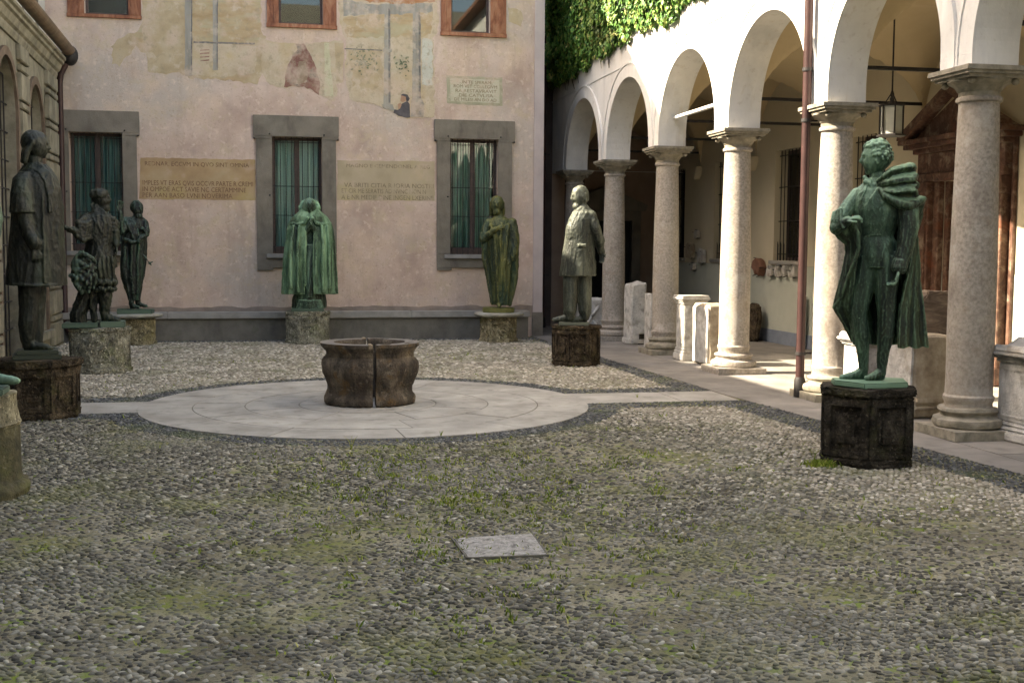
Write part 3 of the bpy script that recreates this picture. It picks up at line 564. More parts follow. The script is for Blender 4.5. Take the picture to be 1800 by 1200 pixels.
paint('painted_column_foot', [(672, 184), (690, 184), (694, 196), (674, 190)], GREYF, 4, .6, f3)
paint('painted_column_foot', [(722, 176), (742, 176), (746, 182), (744, 206), (722, 206)], GREYF, 4, .6, f3)
paint('painted_column_foot_mark', [(728, 186), (738, 186), (738, 203), (728, 202), (732, 194)], GREYD, 5, 1, f3)
paint('painted_column_ring', [(673, 86), (689, 86), (689, 92), (673, 92)], GREYF, 5, .4, f3)
paint('painted_rod', [(606, 85), (672, 88), (672, 90), (606, 87)], GREYD, 3, .2, f3)
mb = MB()
for q in range(95):
    cxp, cyp = (random.gauss(642, 13), random.gauss(106, 11)) if q < 68 else (random.gauss(704, 10), random.gauss(112, 10))
    a = random.uniform(0, PI); r1, r2 = random.uniform(1.2, 3.2), random.uniform(.7, 1.6)
    if 672 < cxp < 690: continue
    P = [facade(cxp+r1*math.cos(t)*math.cos(a)-r2*math.sin(t)*math.sin(a), cyp+r1*math.cos(t)*math.sin(a)+r2*math.sin(t)*math.cos(a)) for t in [PI/3*i for i in range(6)]]
    mb.prism(P, fn, -.0105-.0001*q, -.0101)
mb.build('painted_foliage', LEAFF, f3)
paint('painted_seated_figure', [(708, 182), (716, 178), (720, 184), (721, 207), (712, 207), (700, 204), (691, 198), (693, 192), (700, 194), (703, 186)], CLOTHF, 4, .5, f3)
paint('painted_face', [(705, 168), (711, 166), (714, 172), (713, 178), (708, 180), (704, 178)], SKINF, 5, .3, f3)
paint('painted_cap', [(704, 168), (708, 165), (716, 167), (720, 174), (718, 178), (714, 178), (713, 171)], CLOTHF, 6, .3, f3)
paint('painted_hand', [(699, 184), (704, 181), (706, 185), (703, 192), (700, 192)], SKINF, 5, .3, f3)
paint('fresco', [(893, 14), (915, 18), (920, 34), (914, 48), (905, 42), (893, 38)], OCH, 1, 1.4, label='small ochre fresco scrap right of the right upper window')
# inscriptions
INK = mat('faded_brown_lettering', [(.3, (.12, .065, .04)), (.7, (.22, .13, .08))], 9, 8, .95, .1, 50, layers=[((.40, .29, .17), 7, .56, .68, .7)])
INKG = mat('faded_grey_lettering', [(.3, (.15, .12, .08)), (.7, (.26, .21, .14))], 9, 8, .95, .1, 50, layers=[((.43, .36, .26), 6, .52, .64, .85)])
INS1 = mat('ochre_inscription_band', [(.3, (.30, .20, .115)), (.5, (.40, .28, .16)), (.7, (.44, .34, .21))], 1.5, 10, .95, .2, 50, layers=[((.48, .35, .28), 3, .56, .7, .6), ((.42, .33, .13), 1.6, .52, .68, .6), ((.34, .17, .11), 2, .6, .72, .5)])
INS2 = mat('pale_inscription_band', [(.3, (.34, .285, .19)), (.5, (.42, .35, .245)), (.7, (.46, .38, .27))], 1.5, 10, .95, .2, 50, layers=[((.50, .38, .31), 3, .54, .68, .6), ((.44, .37, .18), 1.6, .54, .68, .5)])
def inscription(poly, m, lines, ink, label):
    pn = paint('inscription_panel', poly, m, 1, .6, label=label)
    for (txt, xa, xb, yb, sz) in lines:
        a = facade(xa, yb); b = facade(xb, yb); lettering(txt, pn, (a[0], FY-.0045, a[1]), (PI/2, 0, 0), sz, ink, width=b[0]-a[0])
    return pn
inscription([(247, 277), (449, 281), (449, 352), (245, 350)], INS1, [('REDNAR, ECCVM IN QVO SINT OMNIA', 254, 437, 291, .115), ('IMPLES VT ERAS QVIS OCCVR PARTE R CREMI', 250, 444, 325, .13), ('IN OMPOE ACT SAVIE NC CERTAMMINE', 250, 432, 336, .13), ('PER AAN BASO LVNI NOVERIMA', 250, 408, 347, .13)], INK, 'ochre band painted with faded brown capitals, left of the middle window')
inscription([(593, 282), (764, 284), (764, 353), (593, 352)], INS2, [('MAGNO E CEMENDONEL A REG', 608, 755, 294, .10), ('VA BRITI CITIA R IORIA NOSTRI', 605, 762, 329, .125), ('ET CIR ME SERATIS AD NVNC NON N', 600, 748, 339, .125), ('A E NR MEDIF DINE INGEN LXERINE', 600, 762, 350, .125)], INKG, 'pale ochre band painted with fainter capitals, right of the middle window')
pq = paint('painted_plaque', [(785, 133), (883, 137), (883, 187), (786, 182)], fm('green_border_fresco', (.28, .29, .20), (.36, .35, .25), (.42, .39, .29)), 1, .5, label='small green bordered painted plaque above the right window')
paint('plaque_field', [(791, 138), (878, 141), (878, 182), (792, 178)], fm('pale_plaque_fresco', (.42, .39, .29), (.50, .47, .36), (.54, .52, .42)), 2, .3, pq)
for (t, a, b, y, s_) in (('IN TE SPERAM', 812, 862, 147, .085), ('ROM VET COLLEGIVM', 797, 873, 154, .09), ('RA RESTAVRAVIT', 800, 872, 162, .09), ('DIE CATVLISA', 806, 866, 170, .09), ('DE MILESI AN DO AD', 798, 872, 177, .085)):
    a_ = facade(a, y); b_ = facade(b, y); lettering(t, pq, (a_[0], FY-.0068, a_[1]), (PI/2, 0, 0), s_, INKG, width=b_[0]-a_[0])
# stone bench along the facade
bn = empty('stone_bench', (0, FY, 0), label='long low grey stone bench running along the foot of the pink facade', cat='bench')
mb = MB(); x = XL+.02
while x < XR-.45:
    x2 = min(x+random.uniform(1.9, 2.4), XR-.32); mb.box(x+.003, -.40, .42, x2-.003, -.062, .545)
    x = x2
mb.build('seat_slab', SILL, bn, bevel=.012)
mb = MB(); mb.box(XL+.02, -.34, 0, XR-.35, -.063, .418); mb.build('base', BENCH, bn)
# dark recess beside the facade corner
rec = empty('recess_wall', (0, 0, 0), label='dark brown wall in the narrow recess behind the facade corner', cat='wall')
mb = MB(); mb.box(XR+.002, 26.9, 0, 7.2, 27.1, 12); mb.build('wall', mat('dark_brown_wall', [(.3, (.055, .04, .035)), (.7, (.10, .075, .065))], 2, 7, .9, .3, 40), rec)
def pipe_thing(x, y, zt, r, label, brk, z0=.02, m=PIPE, shoe=True):
    t = empty('downpipe', (x, y, 0), label=label, cat='drainpipe')
    mb = MB(); mb.tube([(0, 0, z0), (0, 0, zt)], r, 20); 
    mb.build('pipe', m, t, smooth=True)
    if shoe: mb = MB(); mb.tube([(0, 0, z0), (0, 0, .22), (0, 0, .26)], [r*1.35, r*1.3, r*1.05], 20); mb.build('shoe', IRON, t, smooth=True)
    for z in brk:
        mb = MB(); mb.lathe([(r*1.02, z-.02), (r*1.22, z-.02), (r*1.22, z+.02), (r*1.02, z+.02)], n=20); mb.tube([(r, 0, z), (r+.10, .02, z)], .012, 6); mb.build('bracket', IRON, t)
    return t
pipe_thing(6.02, 26.2, 9, .085, 'dark brown downpipe in the recess left of the arcade', (1.2, 3.9))
# ================================================================== LEFT BUILDING
def LX(Y): return -3.85+(23.8-Y)*.0286
lb = empty('rusticated_building', (0, 0, 0), label='weathered stone wing with arched windows and gutter along the left side', cat='building')
LST = mat('weathered_yellow_grey_stone', [(.3, (.17, .155, .115)), (.5, (.26, .24, .18)), (.7, (.35, .325, .25))], 3.5, 10, .92, .6, 45, pits=16, layers=[((.09, .085, .065), 2, .5, .68, .7, (1, 1, .35)), ((.19, .18, .10), 3, .56, .7, .5), ((.40, .37, .30), 6, .6, .72, .5)])
LEAD = mat('dark_leaded_glass', [(.3, (.008, .011, .011)), (.7, (.022, .028, .028))], 8, 4, .5, .2, 20, spec=.2)
LBR = mat('brown_arch_stone', [(.3, (.10, .07, .05)), (.7, (.20, .15, .11))], 5, 9, .9, .5, 45, layers=[((.28, .24, .17), 3, .58, .7, .5)])
def LF(Y, z, d): return (LX(Y)+d, Y, z)
arches = [(21.05, .72, 3.72, .35), (18.45, .80, 3.72, .12), (15.85, .80, 3.72, .35), (13.25, .80, 3.72, .35), (10.65, .80, 3.72, .35)]
mb = MB(); edges = [23.79]+[(arches[i][0]+arches[i+1][0])/2 for i in range(4)]+[9.3]
ZL = 4.85
for i, (c, hw, zs, zb) in enumerate(arches):
    Yr, Yl = edges[i], edges[i+1]; n = 16
    mb.add([LF(Yl, 0, 0), LF(c-hw, 0, 0), LF(c-hw, zs, 0), LF(Yl, zs, 0)], [(0, 1, 2, 3)])
    mb.add([LF(c+hw, 0, 0), LF(Yr, 0, 0), LF(Yr, zs, 0), LF(c+hw, zs, 0)], [(0, 1, 2, 3)])
    mb.add([LF(c-hw, 0, 0), LF(c+hw, 0, 0), LF(c+hw, zb, 0), LF(c-hw, zb, 0)], [(0, 1, 2, 3)])
    pts = [(c-hw*math.cos(PI*k/n), zs+hw*math.sin(PI*k/n)) for k in range(n+1)]
    for k in range(n):
        ta = Yl+(Yr-Yl)*k/n; tb = Yl+(Yr-Yl)*(k+1)/n
        mb.add([LF(*pts[k], 0), LF(*pts[k+1], 0), LF(tb, ZL, 0), LF(ta, ZL, 0)], [(0, 1, 2, 3)])
    mb.add([LF(Yl, zs, 0), LF(*pts[0], 0), LF(Yl, ZL, 0)], [(0, 1, 2)]); mb.add([LF(*pts[-1], 0), LF(Yr, zs, 0), LF(Yr, ZL, 0)], [(0, 1, 2)])
    ring = [(c-hw, zb)]+pts+[(c+hw, zb)]
    for p, q in zip(ring, ring[1:]): mb.add([LF(*p, 0), LF(*q, 0), LF(*q, -.30), LF(*p, -.30)], [(0, 1, 2, 3)])
mb.build('wall', LST, lb, recalc=False)
for i, (c, hw, zs, zb) in enumerate(arches[:4]):
    n = 20; mb = MB(); o1 = [(c-(hw+.13)*math.cos(PI*k/n), zs+(hw+.13)*math.sin(PI*k/n)) for k in range(n+1)]; i1 = [(c-hw*math.cos(PI*k/n), zs+hw*math.sin(PI*k/n)) for k in range(n+1)]
    o1 = [(c-hw-.13, zb)]+o1+[(c+hw+.13, zb)]; i1 = [(c-hw, zb)]+i1+[(c+hw, zb)]
    for k in range(len(o1)-1): mb.prism([i1[k], i1[k+1], o1[k+1], o1[k]], LF, .002, .045)
    ws = mb.build('window', LBR, lb, jit=.004)
    mb = MB(); mb.prism(i1, LF, -.26, -.25); mb.build('glass', LEAD, ws)
    mb = MB()
    for k in range(1, 6): y = c-hw+2*hw*k/6; h = zs+math.sqrt(max(0, hw*hw-(y-c)**2)); mb.tube([LF(y, zb, -.12), LF(y, h, -.12)], .012, 5)
    for k in range(1, 11): z = zb+.42*k; hh = hw if z < zs else math.sqrt(max(0.01, hw*hw-(z-zs)**2)); mb.tube([LF(c-hh, z, -.12), LF(c+hh, z, -.12)], .012, 5)
    mb.build('iron_grating', IRON, ws)
    mb = MB(); mb.box(LX(c)+.001, c-hw-.16, zb-.14, LX(c)+.10, c+hw+.16, zb-.002); mb.build('sill', LST, ws, bevel=.01)
# rusticated pilasters: blocks with deep joints
for (ya, yb) in ((22.15, 23.35), (19.42, 20.2), (16.85, 17.5), (14.25, 14.9)):
    mb = MB(); z = .0; big_ = True
    while z < ZL-.3:
        h = .44 if big_ else .13; z2 = min(z+h, ZL-.25); d = .075
        y0_, y1_ = (ya, yb) if big_ else (ya+.03, yb-.03)
        mb.prism([(y0_, z+.018), (y1_, z+.018), (y1_, z2-.018), (y0_, z2-.018)], LF, .002, d if big_ else d*.95); z = z2; big_ = not big_
    mb.build('rusticated_pilaster', LST, lb, bevel=.012, cut=0, jit=.006)
    mb = MB(); mb.prism([(ya-.02, ZL-.25), (yb+.02, ZL-.25), (yb+.02, ZL-.01), (ya-.02, ZL-.01)], LF, .002, .07); mb.build('pilaster_cap', LST, lb, bevel=.01, jit=.004)
mb = MB(); prof_ = [(.0, 4.86), (.03, 4.86), (.06, 4.93), (.06, 4.97), (.10, 5.0), (.14, 5.10), (.18, 5.12), (.18, 5.17), (.22, 5.19), (.22, 5.24), (-.3, 5.26), (-.3, 4.86)]
ys = [9.3, 14, 18, 21, 23.78]; vs = []
for y in ys: vs += [LF(y, z, d) for d, z in prof_]
m_ = len(prof_); mb.add(vs, [(i*m_+j, i*m_+(j+1) % m_, (i+1)*m_+(j+1) % m_, (i+1)*m_+j) for i in range(4) for j in range(m_)]+[tuple(range(m_)), tuple(4*m_+j for j in range(m_))[::-1]])
mb.build('cornice', LST, lb)
mb = MB(); vs = []; pg = [(.26+.12*math.cos(t), 5.40+.12*math.sin(t)) for t in [PI+PI*k/10 for k in range(11)]]; pg += [(.37, 5.41), (.26, 5.30+.01), (.15, 5.41)]
for y in ys: vs += [LF(y, z, d) for d, z in pg]
m_ = len(pg); mb.add(vs, [(i*m_+j, i*m_+(j+1) % m_, (i+1)*m_+(j+1) % m_, (i+1)*m_+j) for i in range(4) for j in range(m_)]+[tuple(range(m_)), tuple(4*m_+j for j in range(m_))[::-1]])
COPP = mat('brown_copper_gutter', [(.3, (.10, .065, .04)), (.7, (.22, .155, .10))], 4, 8, .6, .3, 50, layers=[((.25, .24, .15), 3, .56, .7, .5)])
mb.build('gutter', COPP, lb)
mb = MB(); mb.ball((LX(23.5)+.27, 23.52, 5.30), (.15, .15, .19), 18, 12); mb.build('gutter_hopper', IRON, lb, smooth=True)
mb = MB(); mb.tube([LF(23.5, 5.15, .2), LF(23.5, 4.95, .10), LF(23.5, 4.8, .085), LF(23.5, .35, .085), LF(23.45, .22, .14), LF(23.35, .12, .26)], [.06, .06, .055, .055, .06, .07], 16); mb.build('downpipe', PIPE, lb, smooth=True)
# upper storeys, set back from the gutter; taller masses either side rise unseen, shaped to cast its shade
UP = mat('pale_grey_upper_wall', [(.3, (.42, .41, .37)), (.7, (.54, .53, .48))], 1.5, 8, .9, .2, 40, layers=[((.34, .34, .31), 2, .55, .7, .4, (1, 1, .3))])
ROOF = mat('terracotta_roof', [(.3, (.20, .09, .05)), (.7, (.32, .16, .10))], 5, 7, .9, .5, 30)
mb = MB(); mb.box(-9, 9.32, 0, -4.22, 23.7, 5.2); mb.build('light_stop_core', DARKR, lb)  # hidden box added to stop light leaking through the hollow wing
mb = MB(); mb.box(-6.5, 14.51, 5.262, -4.03, 21.0, 9.05); mb.build('upper_storey', UP, lb)
mb = MB(); mb.box(-9.5, -14, 5.262, -4.03, 14.5, 13.6); mb.build('shade_block', UP, lb)
mb = MB(); mb.box(-9.5, 21.01, 5.262, -4.03, 23.78, 13.0); mb.add([(-9.5, 21.01, 13), (-4.03, 21.01, 13), (-4.03, 23.78, 15), (-9.5, 23.78, 15), (-9.5, 23.78, 13), (-4.03, 23.78, 13)], [(0, 1, 2, 3), (1, 5, 2), (0, 3, 4), (3, 2, 5, 4)]); mb.build('shade_tower', UP, lb)
mb = MB(); mb.box(-9.5, -14, 0, -3.43, 9.28, 5.26); mb.build('near_block', LST, lb)
for (y0_, y1_) in ((22.3, 23.2),):
    pass
mb = MB(); mb.box(-4.028, 21.6, 5.7, -4.0, 21.66, 9.0).box(-4.028, 22.78, 5.3, -3.985, 22.86, 9.0); mb.build('wall_strip', GSTONE, lb)

# ------------------------------------------------------------------ wing behind the camera, closing the court (seen only in reflections)
ow = empty('opposite_wing', (0, -6.5, 0), label='plain plastered wing closing the near end of the courtyard', cat='building')
mb = MB(); oh = []
for k in range(5):
    for z0, z1 in ((1.2, 3.4), (5.6, 7.6)): oh.append((-3+k*2.6, -1.9+k*2.6, z0, z1))
mb.holes(-3.43, 12.5, 0, 12.5, oh, lambda a, b, d: (a, -d, b), .3); mb.add([(-3.43, 0, 12.5), (12.5, 0, 12.5), (12.5, -6, 12.5), (-3.43, -6, 12.5)], [(0, 1, 2, 3)]); mb.build('wall', PWALL, ow)
mb = MB(); mb.box(-3.4, -.6, .1, 12.4, -.5, 9.4); mb.build('dark_interior', DARKR, ow)
for (a, b, c, d) in oh:
    mb = MB(); mb.box(a-.2, .001, c-.2, a-.001, .05, d+.2).box(b+.001, .001, c-.2, b+.2, .05, d+.2).box(a, .001, d+.001, b, .05, d+.2).box(a, .001, c-.2, b, .07, c-.001); mb.build('window', GSTONE, ow)
# ================================================================== ARCADE
arc = empty('arcade_building', (0, 0, 0), label='white arcaded wing on granite columns with a vaulted portico on the right', cat='building')
COLY = [25.75, 22.6, 19.45, 16.35, 13.28, 10.37, 7.3]
XF, XB, XC, XW = 6.42, 6.88, 6.66, 9.6; ZC = 3.52; ZTOP = 9.0; PH = .27
ymids = [(COLY[i]+COLY[i+1])/2 for i in range(6)]
mb = MB(); av = []; n = 36; YE0, YE1 = 26.88, 4.0
def wall_piece(y0, y1): mb.box(XF, y0, ZC, XB, y1, ZTOP)
seq = []
for i in range(6):
    ya, yb = COLY[i+1], COLY[i]; c = (ya+yb)/2; R = (yb-ya)/2-PH; zs = 4.90-R
    arc_pts = [(c-R*math.cos(PI*k/n), zs+R*math.sin(PI*k/n)) for k in range(n+1)]
    pts = [(c-R, ZC)]+arc_pts+[(c+R, ZC)]
    if i == 0: pass
    for d, flip in ((XF, 0), (XB, 1)):
        for k in range(len(pts)-1):
            (a, za), (b, zb) = pts[k], pts[k+1]
            if b-a < 1e-6: continue
            f = (0, 1, 2, 3) if not flip else (3, 2, 1, 0)
            mb.add([(d, a, za), (d, b, zb), (d, b, ZTOP), (d, a, ZTOP)], [f])
        for (a, b) in ((ya, c-R), (c+R, yb)):
            mb.add([(d, a, ZC), (d, b, ZC), (d, b, ZTOP), (d, a, ZTOP)], [(0, 1, 2, 3)])
    for p, q in zip(pts, pts[1:]): mb.add([(XF, *p), (XF, *q), (XB, *q), (XB, *p)], [(0, 1, 2, 3)])
    for (a, b) in ((ya, c-R), (c+R, yb)): mb.add([(XF, a, ZC), (XF, b, ZC), (XB, b, ZC), (XB, a, ZC)], [(0, 1, 2, 3)])
    av.append((c, R, zs))
wall_piece(COLY[0], YE0); mb.box(XF, YE1, 0, XB, COLY[-1]-2.8, ZTOP); mb.box(XF, COLY[-1]-2.8, 5.2, XB, COLY[-1], ZTOP); wall_piece(COLY[-1]-.3, COLY[-1])
mb.add([(XF, YE1, ZTOP), (XF, YE0, ZTOP), (XB, YE0, ZTOP), (XB, YE1, ZTOP)], [(0, 1, 2, 3)])
mb.build('wall', ARC, arc, recalc=False)
mb = MB(); wv = .26      # archivolts: a flat fascia 22 mm proud, with a fine outer bead
for (c, R, zs) in av:
    for (ra, rb, dd) in ((R+.002, R+wv-.03, .022), (R+wv-.03, R+wv, .036)):
        def pt(t, r):
            y = c-r*math.cos(t); return (max(c-R-PH+.004, min(c+R+PH-.004, y)), zs+r*math.sin(t))
        P = [(PI*k/n) for k in range(n+1)]
        for k in range(n): mb.prism([pt(P[k], ra), pt(P[k+1], ra), pt(P[k+1], rb), pt(P[k], rb)], lambda a, b, d: (d, a, b), XF-dd, XF-.001)
        for sgn in (-1, 1):
            y1 = c+sgn*ra; y2 = c+sgn*rb; y2 = max(c-R-PH+.004, min(c+R+PH-.004, y2)); mb.prism([(y1, ZC+.002), (y2, ZC+.002), (y2, zs-.001), (y1, zs-.001)], lambda a, b, d: (d, a, b), XF-dd, XF-.001)
mb.build('archivolts', ARC, arc, recalc=True)
mb = MB(); mb.box(XF-.014, YE1, 5.13, XF-.001, YE0, 5.155); mb.build('string_course', mat('string_course_plaster', [(.3, (.60, .60, .58)), (.7, (.70, .70, .68))], 2, 6, .9, .2, 50), arc)
# columns
def column(i, y):
    sh = [(.225, .30), (.222, .34), (.235, .36), (.238, .40), (.222, .42), (.220, .6), (.222, 1.1), (.218, 1.7), (.208, 2.3), (.195, 2.85), (.186, 3.19), (.188, 3.205), (.208, 3.215), (.214, 3.235), (.208, 3.255), (.190, 3.262)]
    mb = MB(); mb.lathe(sh, (XC, y, 0), 40); cl = mb.build('column', GRAN, arc, smooth=True, jit=.002)
    mb = MB(); mb.lathe([(.188, 3.26), (.19, 3.305), (.205, 3.315), (.21, 3.33), (.235, 3.36), (.28, 3.385), (.295, 3.40), (.295, 3.43)], (XC, y, 0), 40)
    h = .345; mb.box(XC-h+.05, y-h+.05, 3.415, XC+h-.05, y+h-.05, 3.445).box(XC-h+.02, y-h+.02, 3.4455, XC+h-.02, y+h-.02, 3.475).box(XC-h, y-h, 3.4755, XC+h, y+h, 3.519)
    for sx in (-1, 1):
        for sy in (-1, 1): mb.ball((XC+sx*.225, y+sy*.225, 3.385), (.036, .036, .032), 10, 8)
    mb.build('capital', CAPM, cl, smooth=True)
    mb = MB(); mb.lathe([(.30, .10), (.325, .115), (.335, .15), (.325, .185), (.29, .20), (.262, .215), (.262, .235), (.275, .245), (.285, .265), (.275, .29), (.235, .30)], (XC, y, 0), 40)
    q = .36; mb.box(XC-q, y-q, .009, XC+q, y+q, .10)
    mb.build('base', CAPM if i not in (1, 3) else GRAN, cl, smooth=True, jit=.012 if i in (2, 3, 5) else .006)
    return cl
for i, y in enumerate(COLY): column(i, y)
# vaults
mb = MB(); zi = 3.62
for i in range(-1, 6):
    ya, yb = (COLY[i+1], COLY[i]) if i >= 0 else (COLY[0], 28.85); c = (ya+yb)/2; hy = (yb-ya)/2; hx = (XW-XB)/2; cx0 = (XW+XB)/2; N_ = 30
    zz = lambda x, y: max(zi+1.33*math.sqrt(max(0, 1-((x-cx0)/hx)**2)), zi+1.42*math.sqrt(max(0, 1-((y-c)/hy)**2)))
    us = [-math.cos(PI*k/N_) for k in range(N_+1)]
    vs = [(cx0+hx*u, c+hy*v, zz(cx0+hx*u, c+hy*v)) for v in us for u in us]
    mb.add(vs, [(j*(N_+1)+k, (j+1)*(N_+1)+k, (j+1)*(N_+1)+k+1, j*(N_+1)+k+1) for j in range(N_) for k in range(N_)])
mb.box(XB+.001, COLY[-1], 5.25, XW-.001, 28.85, 5.4)
mb.build('vault', VAULT, arc, smooth=True, recalc=False)
mb = MB(); mb.box(XB, YE1, 5.2, XW+3, COLY[-1]-.001, 5.4).box(XB, YE0, 3.6, XW, YE0+.1, 3.605); mb.box(XB+.01, YE1, 5.41, XW+5, 28.85, ZTOP-.01); mb.build('upper_floor', ARC, arc)
mb = MB(); mb.prism([(XF-.35, ZTOP+.002), (XW+5, ZTOP+.002), (XW+5, ZTOP+.4), (XW+1, ZTOP+1.5), (XF-.35, ZTOP+.12)], lambda a, b, d: (a, d, b), YE1-.2, 28.9); mb.build('roof', ROOF, arc)
# corbels on the back wall, tie rods
for y in COLY[:-1]:
    mb = MB(); mb.prism([(y-.17, 3.66), (y+.17, 3.66), (y+.14, 3.55), (y+.06, 3.42), (y, 3.36), (y-.06, 3.42), (y-.14, 3.55)], lambda a, b, d: (d, a, b), XW-.16, XW-.002); mb.build('corbel', PWALL, arc, bevel=.02)
    mb = MB(); mb.box(XB-.02, y-.022, 3.955, XW-.003, y+.022, 4.0); mb.build('tie_rod', IRON, arc)
mb = MB(); mb.tube([(XC, COLY[3]+.22, 3.985), (XC, COLY[2]-.22, 3.985)], .032, 10); mb.build('tie_rod', mat('sunlit_pale_rod', [(.3, (.6, .59, .56)), (.7, (.7, .69, .66))], 10, 5, .6, .2, 60), arc)['label'] = 'tie rod across one arch, coloured pale for the sunlight on it'  # pale colour stands in for sun on the rod; the others stay dark iron
mb = MB(); mb.lathe([(.05, 0), (.05, .02)], (0, 0, 0), 12); 
# back wall with windows and portal
bw = MB(); bf = lambda a, b, d: (XW+d, a, b)
PW = [(20.42, 21.66, 1.60, 3.28), (23.62, 24.84, 1.60, 3.28), (26.75, 27.7, 1.60, 3.28), (17.45, 18.62, 1.60, 3.28)]
PW = [(a, b, 1.60, 3.70) for a, b, c, d in PW]
PD = (14.62, 15.72, 0, 2.80)
hs = PW+[PD]
bw.holes(YE1, 28.85, 1.5, 6.0, [h if h[2] > 0 else (h[0], h[1], 1.5, h[3]) for h in hs], bf, .38); bw.build('back_wall', PWALL, arc)
mb = MB(); mb.holes(YE1, 28.85, 0, 1.498, [(PD[0], PD[1], 0, 1.498)], lambda a, b, d: (XW-.006+d, a, b), .38); mb.build('dado', DADO, arc)
mb = MB()
for (a, b) in ((YE1, 13.9), (16.45, 28.8)): mb.box(XW-.03, a, 0, XW-.007, b, .26)
mb.build('skirting', SKIRT, arc)
mb = MB(); mb.box(XW+.55, YE1, 0, XW+.6, 28.8, 5.2); mb.build('dark_interior', DARKR, arc)
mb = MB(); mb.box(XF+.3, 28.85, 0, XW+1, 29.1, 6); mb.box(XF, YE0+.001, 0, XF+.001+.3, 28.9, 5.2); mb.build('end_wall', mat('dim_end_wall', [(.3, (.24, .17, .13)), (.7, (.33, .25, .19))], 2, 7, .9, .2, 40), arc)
mb = MB(); mb.box(7.5, 28.75, 0, 8.9, 28.84, 2.5); dd = mb.build('door', DARKR, arc)
mb = MB(); mb.prism([(7.15, 2.75), (9.25, 2.75), (9.3, 2.9), (8.2, 3.35), (7.1, 2.9)], lambda a, b, d: (a, d, b), 28.6, 28.83).box(7.25, 28.68, 0, 7.48, 28.84, 2.74).box(8.92, 28.68, 0, 9.15, 28.84, 2.74).box(7.25, 28.66, 2.5, 9.15, 28.739, 2.745); mb.build('door_surround', GSTONE, dd, bevel=.01)
for (a, b, z0, z1) in PW:
    mb = MB(); d = .26; f_ = .06
    for q in ((a, a+f_, z0, z1), (b-f_, b, z0, z1), (a+f_, b-f_, z1-f_, z1), (a+f_, b-f_, z0, z0+f_), ((a+b)/2-.04, (a+b)/2+.04, z0+f_, z1-f_)): mb.box(XW+d, q[0], q[2], XW+d+.05, q[1], q[3])
    wn = mb.build('window', WOODF, arc)
    mb = MB(); mb.box(XW+d+.02, a+f_, z0+f_, XW+d+.026, b-f_, z1-f_); mb.build('glass', GLASS, wn)
    mb = MB()
    for k in range(8): y = a+(b-a)*(k+.5)/8; mb.tube([(XW+.10, y, z0+.001), (XW+.10, y, z1-.001)], .009, 5)
    for z in (z0+.12, z0+.75, z0+1.4, z1-.1): mb.box(XW+.09, a+.001, z-.008, XW+.112, b-.001, z+.008)
    for k in range(9): y = a+(b-a)*(k+.5)/9; mb.tube([(XW+.06, y, z0+.001), (XW-.0+.06, y, z0+.30), (XW+.05, y, z0+.36)], [.012, .012, .004], 5)
    mb.build('iron_grille', IRON, wn)
    mb = MB(); mb.box(XW-.07, a-.08, z0-.075, XW+.25, b+.08, z0-.002); mb.build('sill', SILL, wn, bevel=.008)
# portal: veined red marble, pilasters, entablature, pediment
PCY = (PD[0]+PD[1])/2
mb = MB(); mb.box(XW+.18, PD[0]+.001, 0, XW+.23, PD[1]-.001, PD[3]-.001); 
po = mb.build('portal', mat('dark_door_wood', [(.3, (.02, .012, .010)), (.7, (.05, .03, .022))], 8, 6, .6, .2, 60), arc); po['label'] = 'red marble portal with a triangular pediment in the portico wall'
mb = MB()
for s_ in (-1, 1):
    e = PD[1] if s_ > 0 else PD[0]
    def bx(d, u0, z0, u1, z1):
        ya_, yb_ = sorted((e+s_*u0, e+s_*u1)); mb.box(XW-d, ya_, z0, XW-.004, yb_, z1)
    bx(.09, .001, 0.02, .16, 2.80); bx(.16, .161, .25, .52, 2.56); bx(.20, .15, .02, .55, .249); bx(.19, .152, 2.561, .53, 2.80); bx(.05, .54, .02, .62, 3.3)
    bx(.175, .22, .4, .26, 2.45); bx(.175, .42, .4, .46, 2.45)
mb.box(XW-.003, PD[1]-.12, 0, XW+.175, PD[1]-.0015, PD[3]-.0015).box(XW-.003, PD[0]+.0015, 0, XW+.175, PD[0]+.12, PD[3]-.0015); mb.build('pilasters', PORTM, po, bevel=.008)
mb = MB(); ya_, yb_ = PD[0]-.55, PD[1]+.55
mb.box(XW-.17, ya_, 2.802, XW-.004, yb_, 2.92).box(XW-.14, ya_+.02, 2.921, XW-.004, yb_-.02, 3.22).box(XW-.20, ya_-.03, 3.221, XW-.004, yb_+.03, 3.29).box(XW-.30, ya_-.14, 3.291, XW-.004, yb_+.14, 3.36).box(XW-.36, ya_-.2, 3.361, XW-.004, yb_+.2, 3.43)
mb.build('entablature', PORTM, po, bevel=.008)
mb = MB(); hb = (yb_-ya_)/2+.2; ap = 4.06
mb.prism([(PCY-hb+.1, 3.432), (PCY+hb-.1, 3.432), (PCY, ap-.10)], bf, -.20, -.004)
mb.prism([(PCY-hb, 3.431), (PCY-hb+.02, 3.50), (PCY, ap+.06), (PCY, ap-.06), (PCY-hb+.22, 3.431)], bf, -.38, -.201)
mb.prism([(PCY+hb, 3.431), (PCY+hb-.02, 3.50), (PCY+.001, ap+.06), (PCY+.001, ap-.06), (PCY+hb-.22, 3.431)], bf, -.38, -.201)
mb.build('pediment', PORTM, po, bevel=.006)
mb = MB(); mb.box(XW-.30, PD[0]-.2, .009, XW-.004, PD[1]+.2, .09); mb.build('threshold', SILL, po, bevel=.01)
# small iron hook on the wall, number IV
lettering('IV', arc, (XW-.004, 16.9, 2.70), (PI/2, 0, -PI/2), .22, IRON, name='painted_numeral')
